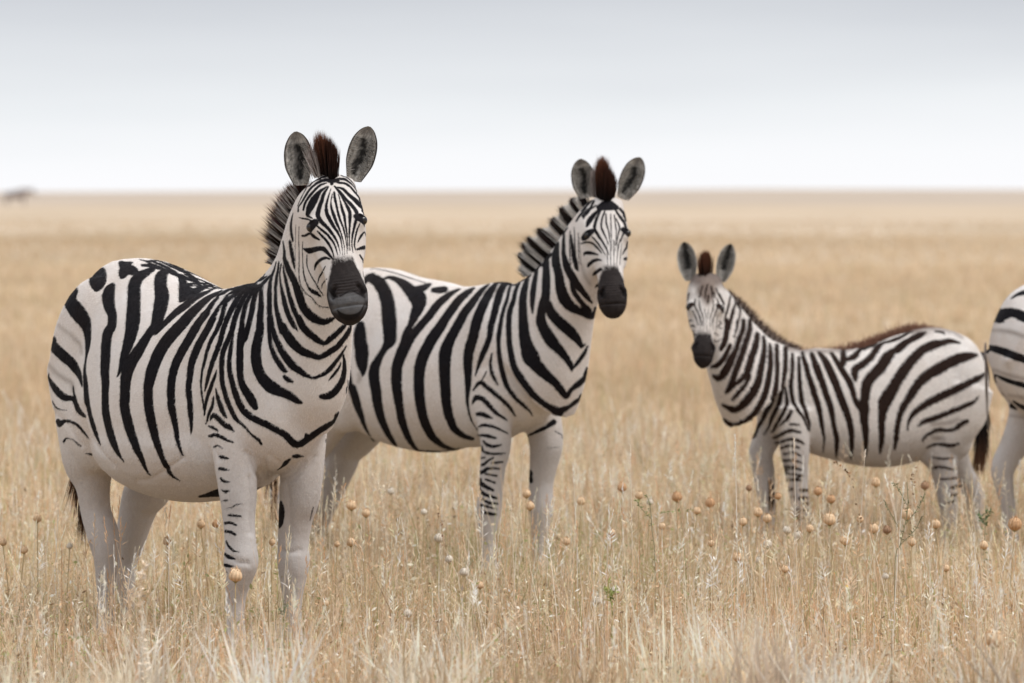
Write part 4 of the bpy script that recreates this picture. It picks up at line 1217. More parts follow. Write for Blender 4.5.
z.strands('back_fringe', PR(z, [(798, 351, 19.02, 800, 347.5, 19.02), (820, 353, 19.08, 823, 350, 19.08), (845, 349, 19.14, 848, 345.5, 19.14), (870, 342, 19.2, 872, 338.5, 19.2), (890, 335, 19.24, 892, 331, 19.24), (912, 328, 19.28, 915, 324, 19.28), (935, 329.5, 19.32, 939, 326.5, 19.32), (955, 337, 19.36, 960, 335, 19.36)]),
    4200, fuzz, width=.0015, jit=.006, lenj=.2, thick=.045, sink=.8)
def foaltail(t):
    return ((.02, .015, .014), (.03, .02, .018), 1.0) if t < 2.6 else ((.03, .02, .015), (.20, .10, .06), 1.0)
V, F = [], []
dock = [np.r_[z.px(x, y, 19.45), r] for x, y, r in ((980, 352, .022), (985, 372, .019), (985.5, 395, .015), (984, 420, .012), (981.5, 440, .008))]
rows = spline(dock, 4); rings = []
for q in rows: rings.append(q[:3] + np.outer(np.cos(PH) * q[3], [1, 0, 0]) + np.outer(np.sin(PH) * q[3], [0, 1, 0]))
V, F = loft(rings); mdock = plain_material('tail_dock', (.035, .028, .027), .8)
td = mesh_obj('tail', V, F, mdock, z.root)
tuft = z.strands('tail_tuft', PR(z, [(984, 392, 19.43, 984, 425, 19.43), (983.5, 412, 19.43, 982, 450, 19.43), (983, 425, 19.43, 979, 470, 19.43), (983, 432, 19.43, 977, 480, 19.43)]), 1300, lambda t: ((.015, .012, .012), ((.02, .015, .014) if t < 1.7 else (.20, .10, .055)), 1.0), width=.0018, jit=.016, lenj=.1, thick=.035)
tuft.parent = td

# ------------------------------------------------------------------ ZEBRA 4, cut by the right edge
z = Zebra('zebra', 2.56, 18.55, math.radians(10), .95, .955,
          'zebra cut off by the right edge, only its striped rump and hind leg showing', GROUP, M_coat)
Z4 = z
z.torso([(a, b - (.075 if a < -.3 else .045), c, d) for a, b, c, d in TORSO], .95)
for sg in (-1, 1):
    z.blob((-.42, sg * .15, .93), (.19, .12, .25), ry=.25)
    z.blob((-.33, sg * .16, .78), (.14, .09, .20), ry=.35)
    z.blob((.40, sg * .105, .95), (.15, .085, .24), ry=-.25)
def leg_local(z, front, sg, dx=0.0):
    if front: P = [(.42, .88, .11, .07), (.43, .72, .08, .06), (.44, .55, .055, .05), (.45, .42, .05, .048), (.45, .38, .05, .047), (.45, .30, .034, .032), (.45, .12, .032, .03), (.46, .05, .042, .038), (.47, .005, .05, .045)]
    else: P = [(-.46, .98, .20, .11), (-.44, .82, .16, .10), (-.46, .68, .105, .075), (-.54, .54, .066, .055), (-.60, .44, .056, .048), (-.60, .37, .045, .04), (-.585, .25, .034, .032), (-.575, .12, .034, .032), (-.56, .05, .042, .038), (-.545, .005, .05, .045)]
    rows = [((a + dx * max(0, (1 - b)) ) * z.xs, sg * .125 * z.s, b * z.s, c * z.s, d * z.s) for a, b, c, d in P]
    z.legs.append((rows[-1][0], rows[-1][1])); z.tube(rows)
leg_local(z, True, -1); leg_local(z, True, 1, .1); leg_local(z, False, -1, .20); leg_local(z, False, 1, .06)
O = z.M
def wpx(x, y, zz):      # local point -> 'photo' triple for the shared neck / head helpers
    w = O @ Vector((x, y, zz)); D = w.y; d = w - Vector((0, 0, CAM_H))
    c, s = math.cos(PITCH), math.sin(PITCH); yy = c * d.y - s * d.z; zc = s * d.y + c * d.z
    return (W_ / 2 + FPX * d.x / yy, H_ / 2 - FPX * zc / yy, D)
nk = []
for (cx, cz, tx, tz, hw) in ((.25, 1.17, .50, .72, .13), (.40, 1.22, .60, .85, .12), (.50, 1.30, .68, .98, .10), (.60, 1.40, .76, 1.10, .09), (.70, 1.48, .84, 1.20, .08), (.78, 1.50, .88, 1.30, .065)):
    nk.append((*wpx(cx, 0, cz), *wpx(tx, 0, tz), hw))
z.neck(nk)
z.head(wpx(.84, 0, 1.53), wpx(1.13, -.02, 1.12), 0.0)
R3 = np.array(z.Mi.to_3x3())
# the head looks ahead, so its frame is set from the body axes
hh = np.array([.58, 0, -.81]); nn = np.array([.81, 0, .58])
z.parts = z.parts[:-11]
z.hO = np.array([.82, 0, 1.54]); z.hh, z.hn, z.hlat = hh, nn, np.array([0, -1.0, 0])
z.hk = .95; prof = [(-.035, .025, -.03, -.07), (0.01, .078, .004, -.135), (.06, .094, .016, -.17), (.12, .100, .020, -.20), (.18, .100, .017, -.22), (.25, .089, .012, -.212), (.32, .073, .008, -.172), (.38, .064, .004, -.138), (.44, .064, .002, -.122), (.49, .071, .004, -.118), (.53, .069, -.003, -.112), (.56, .057, -.018, -.10), (.585, .03, -.042, -.085)]
rings = []
for s_, hw_, f_, b_ in spline(prof, 3):
    rings.append(z.H(s_, 0, (f_ + b_) / 2) + np.outer(hw_ * np.cos(PH), z.hlat) + np.outer((f_ - b_) / 2 * np.sin(PH), z.hn))
z.add(loft(rings))
z.build(.014, 7)
BODY4 = '''
tile 928 270 10.667
890,300,18 960,260,36 1024,240,50 1150,225,60 1400,240,70 1700,300,70
700,530,40 760,470,80 850,450,92 950,465,100 1024,500,110 1200,560,110 1400,680,100 1560,860,80 1640,1100,60
tile 896 310 8
705,288,24 790,310,52 880,340,62 960,370,64 1024,392,60 1150,440,60 1300,540,56 1420,700,46
800,520,15 860,550,30 940,580,36 1024,602,38 1140,660,40 1260,760,34
tile 896 390 8
940,90,18 980,120,32 1024,142,38 1100,180,36 1180,250,30
s: 770,-480,14 900,-470,26 1024,-430,26
s: 790,-160,12 900,-120,20 1024,-90,20
s: 900,40,10 1024,60,14
s: 900,200,10 1024,220,14
'''
z.paint(BODY4, mirror=True)
for sd in (-1, 1):        # the flank beyond the frame
    for k in range(8):
        x = -.22 + k * .095
        z.stripe_local([(x - .06, 1.20, .045), (x, 1.0, .055), (x + .02, .82, .05), (x + .05, .68, .02)], sd)
z.finish()
z.fur(90000, .007, .0011, white=((.80, .74, .70), (.72, .62, .56)), seed=6)
z.hooves()
q4 = z.strands('tail', PR(z, [(985.5, 343, 18.68, 986, 372, 18.68), (985, 345, 18.68, 987, 400, 18.68), (986, 358, 18.68, 988, 440, 18.68)]), 200, lambda t: ((.52, .46, .42), (.35, .30, .27), 1.0), width=.0016, jit=.003, lenj=.15, thick=.006)
# ------------------------------------------------------------------ ground: one sheet to the horizon
def ground():
    m, nt, b = new_mat('dry_field'); k = NB(nt)
    tcn = k.n('ShaderNodeTexCoord').outputs['Object']
    sp = k.n('ShaderNodeSeparateXYZ'); k.l(tcn, sp.inputs[0])
    dist = k.math('LOGARITHM', k.math('MAXIMUM', sp.outputs[1], 5.0), 10.0)       # 1.2 .. 3.6
    cmb = k.n('ShaderNodeCombineXYZ')
    k.l(k.math('MULTIPLY', sp.outputs[0], 0.05), cmb.inputs[0]); k.l(k.math('MULTIPLY', dist, 9.0), cmb.inputs[1])
    patch = k.noise(1.0, 4, cmb.outputs[0], .55)
    fine = k.noise(3.0, 5, tcn, .6)
    mid = k.noise(.35, 4, tcn, .6)
    c = k.mix(k.rng(patch, .34, .66), (0.38, 0.30, 0.215), (0.50, 0.405, 0.31))
    c = k.mix(k.math('MULTIPLY', k.rng(mid, .5, .7), .35), c, (0.42, 0.36, 0.22))
    c = k.mix(k.math('MULTIPLY', k.rng(fine, .35, .7), .30), c, (0.34, 0.25, 0.155))
    # a duller, greyer belt far off, a brighter straw belt before it
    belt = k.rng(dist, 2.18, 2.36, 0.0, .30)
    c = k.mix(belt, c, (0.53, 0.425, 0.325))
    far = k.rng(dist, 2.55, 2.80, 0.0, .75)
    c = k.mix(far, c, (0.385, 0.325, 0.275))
    k.l(c, b.inputs['Base Color']); b.inputs['Roughness'].default_value = .95; b.inputs['Specular IOR Level'].default_value = .05
    bump = k.n('ShaderNodeBump'); bump.inputs['Strength'].default_value = .5; bump.inputs['Distance'].default_value = .03
    k.l(k.noise(14, 4, tcn), bump.inputs['Height']); k.l(bump.outputs[0], b.inputs['Normal'])
    ys = [-60, 5, 10, 20, 40, 80, 160, 320, 640, 1000, 1500, 2200, 3200, 5000, 9000]
    xs = np.linspace(-1, 1, 33); V = []
    for y in ys:
        wd = max(60, abs(y) * .8 + 60)
        for x in xs:
            X = x * wd
            z_ = 0.0
            if y >= 1500: z_ = 1.2 * math.sin(X * .004 + 1) + 1.6 * math.exp(-((X / y - .035) / .012) ** 2) + 1.0 * math.exp(-((X / y + .009) / .006) ** 2) + .6 * math.sin(X * .013)
            if y >= 9000: z_ = -4
            V.append((X, y, z_))
    n = len(xs); F = [(i * n + j, i * n + j + 1, (i + 1) * n + j + 1, (i + 1) * n + j) for i in range(len(ys) - 1) for j in range(n - 1)]
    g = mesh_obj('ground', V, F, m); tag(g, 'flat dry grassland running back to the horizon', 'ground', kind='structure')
ground()

# ------------------------------------------------------------------ dry grass (nobody could count it)
def straw_material(name):
    m, nt, b = new_mat(name); k = NB(nt)
    c = k.attr('col', fac=False)
    k.l(c, b.inputs['Base Color']); b.inputs['Roughness'].default_value = .8; b.inputs['Specular IOR Level'].default_value = .15
    tr = k.n('ShaderNodeBsdfTranslucent'); k.l(c, tr.inputs['Color'])
    mx = k.n('ShaderNodeMixShader'); mx.inputs[0].default_value = .35
    k.l(b.outputs[0], mx.inputs[1]); k.l(tr.outputs[0], mx.inputs[2]); k.l(mx.outputs[0], nt.nodes['Material Output'].inputs[0])
    return m
M_straw = straw_material('straw')
PAL = np.array([(.78, .64, .45), (.68, .50, .32), (.84, .76, .61), (.54, .39, .24), (.74, .57, .41), (.89, .82, .71), (.37, .38, .17), (.25, .17, .10), (.59, .49, .39), (.64, .43, .27)])
PW = np.array([.17, .15, .13, .12, .12, .08, .07, .10, .05, .05]); PW /= PW.sum()
def vnoise(x, y, s, seed):
    """smooth value noise"""
    r = np.random.default_rng(seed); T = r.random((64, 64)); x = x * s; y = y * s
    xi, yi = np.floor(x).astype(int), np.floor(y).astype(int); fx, fy = x - xi, y - yi
    fx = fx * fx * (3 - 2 * fx); fy = fy * fy * (3 - 2 * fy)
    g = lambda a, b_: T[a % 64, b_ % 64]
    return (g(xi, yi) * (1 - fx) + g(xi + 1, yi) * fx) * (1 - fy) + (g(xi, yi + 1) * (1 - fx) + g(xi + 1, yi + 1) * fx) * fy
def blades(n, d0, d1, hmin, hmax, width, clump=.0, lean=.45, seed=1, hpow=1.6):
    r = np.random.default_rng(seed)
    d = np.sqrt(r.random(n) * (d1 ** 2 - d0 ** 2) + d0 ** 2)
    mrg = 1.30 if d1 < 27 else 1.9
    x = (r.random(n) * 2 - 1) * (d * 0.1125 * mrg + .45)
    if clump:
        # gather blades round tussock centres
        nc = max(10, int(n / 26)); ci = r.integers(0, nc, n); cd = np.sqrt(r.random(nc) * (d1 ** 2 - d0 ** 2) + d0 ** 2)
        cx = (r.random(nc) * 2 - 1) * (cd * .1125 * mrg + .45); use = r.random(n) < clump
        x = np.where(use, cx[ci] + r.normal(0, .035, n), x); d = np.where(use, cd[ci] + r.normal(0, .035, n), d)
    hn = .55 * vnoise(x, d, 1.1, 5) + .45 * vnoise(x, d, 3.7, 6)
    h = (hmin + (hmax - hmin) * r.random(n) ** hpow) * (.42 + 1.10 * hn)
    az = r.random(n) * 2 * np.pi; ln = np.abs(r.normal(0, lean, n)) * np.where(r.random(n) < .40, 2.7, .8)
    dx, dy = np.cos(az) * ln * h, np.sin(az) * ln * h
    wa = r.random(n) * np.pi; w = width * (.6 + .9 * r.random(n)); wx, wy = np.cos(wa) * w / 2, np.sin(wa) * w / 2
    B = np.c_[x, d, np.full(n, -.005)]
    Mi = np.c_[x + dx * .33, d + dy * .33, h * .58]; T = np.c_[x + dx, d + dy, h * (1 - .36 * np.clip(ln, 0, 1.9))]
    W = np.c_[wx, wy, np.zeros(n)]
    gap = vnoise(x, d, 2.6, 71) * .6 + vnoise(x, d, 7.0, 72) * .4
    if d1 < 27: keepm = (gap > .36) | (r.random(n) < .45)
    else: keepm = np.ones(n, bool)
    B[~keepm, 2] -= 3; Mi[~keepm, 2] -= 3; T[~keepm, 2] -= 3
    V = np.stack([B - W, B + W, Mi + W * .8, Mi - W * .8, T], 1).reshape(-1, 3)
    b_ = np.arange(n)[:, None] * 5
    F = np.vstack([b_ + np.array([[0, 1, 2]]), b_ + np.array([[0, 2, 3]]), b_ + np.array([[3, 2, 4]])])
    pn = vnoise(x, d, .8, 9); ci = r.choice(len(PAL), n, p=PW)
    gsel = (pn > .72) & (r.random(n) < .22); ci[gsel] = 6
    rs = (vnoise(x, d, .6, 12) > .68) & (r.random(n) < .2); ci[rs] = 9
    dk = vnoise(x, d, 1.7, 51)
    c = PAL[ci] * (.58 + .42 * r.random(n) + .36 * dk)[:, None]
    ol = np.clip((vnoise(x, d, .9, 52) - .55) * 2.2, 0, .6)[:, None] * (r.random(n) < .6)[:, None]; c = c * (1 - ol) + np.array([.50, .45, .27]) * ol
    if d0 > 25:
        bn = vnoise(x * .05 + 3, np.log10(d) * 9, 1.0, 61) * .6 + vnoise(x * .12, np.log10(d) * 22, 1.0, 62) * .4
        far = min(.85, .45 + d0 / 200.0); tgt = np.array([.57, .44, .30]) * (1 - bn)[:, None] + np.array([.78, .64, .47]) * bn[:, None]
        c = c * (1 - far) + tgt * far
    c = c * np.array([1.06, 1.035, 1.0])
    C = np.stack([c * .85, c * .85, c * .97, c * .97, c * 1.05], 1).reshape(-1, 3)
    return V, F, np.clip(C, 0, .9)
def grass(name, label, specs):
    Vs, Fs, Cs, off = [], [], [], 0
    for sp in specs:
        V, F, C = blades(**sp); Vs.append(V); Fs.append(F + off); Cs.append(C); off += len(V)
    o = np_mesh(name, np.vstack(Vs), np.vstack(Fs), M_straw, None, False, np.vstack(Cs))
    tag(o, label, 'grass', kind='stuff'); return o
QG = 1.0
def flecks(n, d0, d1, seed, size=.011, ztop=.24):
    """broken bits, husks and tiny leaves caught between the stems"""
    r = np.random.default_rng(seed); d = np.sqrt(r.random(n) * (d1 ** 2 - d0 ** 2) + d0 ** 2); x = (r.random(n) * 2 - 1) * (d * .1125 * 1.25 + .4)
    zz = ztop * r.random(n) ** 1.25 * (.5 + .9 * vnoise(x, d, 2.1, 31)); O = np.c_[x, d, zz]
    a = r.normal(size=(n, 3)); a /= np.linalg.norm(a, axis=1)[:, None]; b_ = r.normal(size=(n, 3)); b_ = np.cross(a, b_); b_ /= np.linalg.norm(b_, axis=1)[:, None]
    L = (size * (.4 + 1.3 * r.random(n) ** 2))[:, None]; wd = L * (.10 + .16 * r.random(n))[:, None]
    V = np.stack([O, O + a * L * .5 + b_ * wd, O + a * L, O + a * L * .5 - b_ * wd], 1).reshape(-1, 3)
    k = np.arange(n)[:, None] * 4; F = np.vstack([k + np.array([[0, 1, 2]]), k + np.array([[0, 2, 3]])])
    p = np.array([.16, .10, .20, .08, .12, .14, .05, .08, .05, .05]); ci = r.choice(len(PAL), n, p=p / p.sum()); gp = (vnoise(x, d, 1.3, 33) > .74) & (r.random(n) < .5); ci[gp] = 6
    c = PAL[ci] * (.75 + .5 * r.random(n))[:, None]; return V, F, np.clip(np.repeat(c, 4, 0), 0, .9)
def grass2(name, label, specs, fl):
    Vs, Fs, Cs, off = [], [], [], 0
    for V, F, C in [blades(**sp) for sp in specs] + [flecks(*f) for f in fl]:
        Vs.append(V); Fs.append(F + off); Cs.append(C); off += len(V)
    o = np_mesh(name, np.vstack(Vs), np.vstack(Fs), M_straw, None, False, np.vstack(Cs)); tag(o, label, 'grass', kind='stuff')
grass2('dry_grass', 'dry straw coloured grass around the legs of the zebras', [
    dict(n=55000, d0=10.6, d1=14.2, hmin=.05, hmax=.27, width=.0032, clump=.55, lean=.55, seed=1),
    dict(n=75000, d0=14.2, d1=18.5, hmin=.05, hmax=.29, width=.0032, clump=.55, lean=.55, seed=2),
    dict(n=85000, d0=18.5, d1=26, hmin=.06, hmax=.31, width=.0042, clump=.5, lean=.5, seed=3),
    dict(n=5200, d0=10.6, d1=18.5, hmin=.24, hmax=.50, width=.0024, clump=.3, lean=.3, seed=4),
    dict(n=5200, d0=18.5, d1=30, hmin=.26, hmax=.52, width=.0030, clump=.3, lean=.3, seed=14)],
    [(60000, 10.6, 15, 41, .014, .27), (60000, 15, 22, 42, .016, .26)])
rr = np.random.default_rng(77)
def fore_tufts():
    r = np.random.default_rng(91); Vs, Fs, Cs, off = [], [], [], 0
    for q in range(60):
        D = r.uniform(10.0, 12.6); X = r.uniform(-1, 1) * D * .14; n = int(r.integers(60, 170)); hh = r.uniform(.30, .50)
        d = D + r.normal(0, .05, n); x = X + r.normal(0, .06, n); h = hh * (.55 + .5 * r.random(n)); az = r.random(n) * 6.28; ln = np.abs(r.normal(0, .28, n))
        dx, dy = np.cos(az) * ln * h, np.sin(az) * ln * h; w = .0035 * (.5 + r.random(n)); wa = r.random(n) * 3.14
        W = np.c_[np.cos(wa) * w, np.sin(wa) * w, np.zeros(n)]; B = np.c_[x, d, np.zeros(n)]; Mi = np.c_[x + dx * .35, d + dy * .35, h * .6]; T = np.c_[x + dx, d + dy, h * .96]
        Vs.append(np.stack([B - W * .5, B + W * .5, Mi + W, Mi - W, T], 1).reshape(-1, 3)); b_ = np.arange(n)[:, None] * 5 + off
        Fs.append(np.vstack([b_ + np.array([[0, 1, 2]]), b_ + np.array([[0, 2, 3]]), b_ + np.array([[3, 2, 4]])])); off += n * 5
        c = PAL[r.choice([0, 2, 4, 5, 5, 2, 3, 8], 1)][0] * r.uniform(.85, 1.1) * (.8 + .4 * r.random(n))[:, None]
        Cs.append(np.repeat(np.clip(c, 0, .9), 5, 0))
    o = np_mesh('foreground_tufts', np.vstack(Vs), np.vstack(Fs), M_straw, None, False, np.vstack(Cs)); tag(o, 'taller soft blurred grass clumps in the very foreground', 'grass', kind='stuff')
fore_tufts()
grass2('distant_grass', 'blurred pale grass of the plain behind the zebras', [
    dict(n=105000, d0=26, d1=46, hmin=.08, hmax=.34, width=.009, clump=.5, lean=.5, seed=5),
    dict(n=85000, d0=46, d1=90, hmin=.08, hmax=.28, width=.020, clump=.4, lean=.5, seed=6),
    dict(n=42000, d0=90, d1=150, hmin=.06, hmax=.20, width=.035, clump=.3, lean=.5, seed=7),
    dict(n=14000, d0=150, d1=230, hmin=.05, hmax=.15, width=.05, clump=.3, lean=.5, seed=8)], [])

# seed spikes on fine stalks, still part of the grass
def seed_stalks(n, d0, d1, seed):
    r = np.random.default_rng(seed); V, F, C = [], [], []
    for i in range(n):
        d = math.sqrt(r.random() * (d1 ** 2 - d0 ** 2) + d0 ** 2); x = (r.random() * 2 - 1) * (d * .1125 * 1.25 + .4)
        h = .26 + .26 * r.random() ** 1.5; a = r.random() * 6.28; ln = abs(r.normal(0, .16)) * h
        c = PAL[r.choice([0, 2, 4, 5, 9])] * (.85 + .35 * r.random())
        P = [np.array([x + math.cos(a) * ln * t ** 1.8, d + math.sin(a) * ln * t ** 1.8, h * t]) for t in np.linspace(0, 1, 6)]
        wv = np.array([math.cos(a + 1.3), math.sin(a + 1.3), 0]) * .0009
        for j in range(5):
            k = len(V); V += [P[j] - wv, P[j] + wv, P[j + 1] + wv, P[j + 1] - wv]; C += [c * .85] * 4; F += [(k, k + 1, k + 2), (k, k + 2, k + 3)]
        ns = r.integers(8, 18); L = .05 + .06 * r.random(); up = P[5] - P[4]; up /= np.linalg.norm(up); spread = .10 + .9 * r.random() ** 2
        for j in range(ns):
            t = j / ns; o = P[5] - up * L * (1 - t); b_ = r.random() * 6.28
            sd = np.array([math.cos(b_), math.sin(b_), 0]); tip = o + up * .016 + sd * .016 * spread * 2 * (1.1 - t)
            wd = np.cross(tip - o, [r.normal(), r.normal(), r.normal()]); wd = wd / (np.linalg.norm(wd) + 1e-9) * .0018
            k = len(V); mid = (o + tip) / 2; V += [o, mid + wd, tip, mid - wd]; cc = np.clip(c * (.9 + .4 * r.random()), 0, .9); C += [cc] * 4; F += [(k, k + 1, k + 2), (k, k + 2, k + 3)]
    o = np_mesh('grass_seed_spikes', np.array(V), np.array(F), M_straw, None, False, np.array(C))
    tag(o, 'fine stalks with small pale seed spikes standing in the dry grass', 'grass', kind='stuff')
seed_stalks(5200, 10.8, 24, 21)

# ------------------------------------------------------------------ round dry seed heads on stems
M_head = attr_material('papery_seed_head', .8, .15, .25, 200)
M_stem = plain_material('dry_stem', (.48, .37, .22), .8, .1)
def seed_head(x, y, rpx, label, hgt=.40, tone=0, D=None):
    D = D or (CAM_H - hgt) * FPX / (y - 190.0)
    c = np.array(at(x, y, D)); R = rpx * .82 * D / FPX
    root = bpy.data.objects.new('thistle', None); root.empty_display_size = .05
    bx = c[0] + random.uniform(-.03, .03); root.location = (bx, D, 0); link(root)
    tag(root, label, 'seed head', 'round dry seed heads standing in the grass')
    loc = c - np.array([bx, D, 0])
    tones = [((.66, .43, .25), (.80, .61, .41)), ((.50, .28, .14), (.64, .41, .24)), ((.64, .56, .45), (.74, .67, .57)), ((.30, .18, .11), (.42, .27, .17))]
    c0, c1 = [np.array(t) for t in tones[tone]]
    V, F, C = [], [], []; nu, nv = 12, 20
    sh = random.uniform(.05, .24); tilt = Euler((random.uniform(-.25, .25), random.uniform(-.3, .3), random.uniform(0, 6))).to_matrix()
    for i in range(nu + 1):
        th = math.pi * i / nu
        rad = math.sin(th) ** .8 * (1.0 - sh * math.cos(th))
        if i < 2: rad = max(rad, .34 - .1 * i * 0)
        for j in range(nv):
            ph = 2 * math.pi * j / nv
            rr = rad * (1 + .09 * (j % 2) * math.sin(th) + .09 * random.random())
            p = Vector((rr * math.cos(ph), rr * math.sin(ph), 1.05 * math.cos(th) + (.06 * random.random() if i == 0 else 0)))
            V.append(np.array(tilt @ p) * R + loc)
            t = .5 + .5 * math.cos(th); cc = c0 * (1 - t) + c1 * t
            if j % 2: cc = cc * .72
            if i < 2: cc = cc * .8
            C.append(cc)
    for i in range(nu):
        for j in range(nv):
            a = i * nv + j; b_ = i * nv + (j + 1) % nv; F.append((a, b_, b_ + nv, a + nv))
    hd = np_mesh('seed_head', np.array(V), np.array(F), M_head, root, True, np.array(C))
    vs, fs, cs = [], [], []                                     # pointed bracts and awns
    for q in range(90):
        v = np.array([random.gauss(0, 1), random.gauss(0, 1), random.gauss(.35, .8)]); v /= np.linalg.norm(v)
        o = loc + v * R * .86; up = np.array([0, 0, 1.0]); tp = o + v * R * random.uniform(.15, .55) + up * R * random.uniform(.05, .55)
        w = np.cross(v, up + .01); w = w / (np.linalg.norm(w) + 1e-9) * R * .11; k = len(vs); vs += [o - w, o + w, tp]; fs.append((k, k + 1, k + 2)); cc = (c0 if q % 3 else c1) * random.uniform(.7, 1.2); cs += [cc] * 3
    np_mesh('bracts', np.array(vs), np.array(fs), M_head, hd, False, np.array(cs))
    vs, fs, cs = [], [], []                                     # green-brown cup underneath
    for i in range(4):
        for j in range(12):
            ph = 2 * math.pi * j / 12; rr = R * (.12, .55, .80, .90)[i]
            vs.append(loc + np.array([math.cos(ph) * rr, math.sin(ph) * rr, R * (-1.32, -.95, -.66, -.36)[i]])); cs.append(np.array([.30, .24, .11]) if tone != 2 else np.array([.5, .44, .3]))
    fs = [(i * 12 + j, i * 12 + (j + 1) % 12, (i + 1) * 12 + (j + 1) % 12, (i + 1) * 12 + j) for i in range(3) for j in range(12)]
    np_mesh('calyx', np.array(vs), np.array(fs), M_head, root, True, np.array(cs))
    rows = [(0, 0, 0, .0026), (loc[0] * .3, random.uniform(-.01, .01), loc[2] * .5, .0022), (loc[0], loc[1], loc[2] - R * 1.15, .0018)]
    P = spline(rows, 5); a6 = np.linspace(0, 2 * np.pi, 7)[:-1]
    V, F = loft([q[:3] + np.c_[np.cos(a6), np.sin(a6), np.zeros(6)] * q[3] for q in P]); mesh_obj('stem', V, F, M_stem, root)
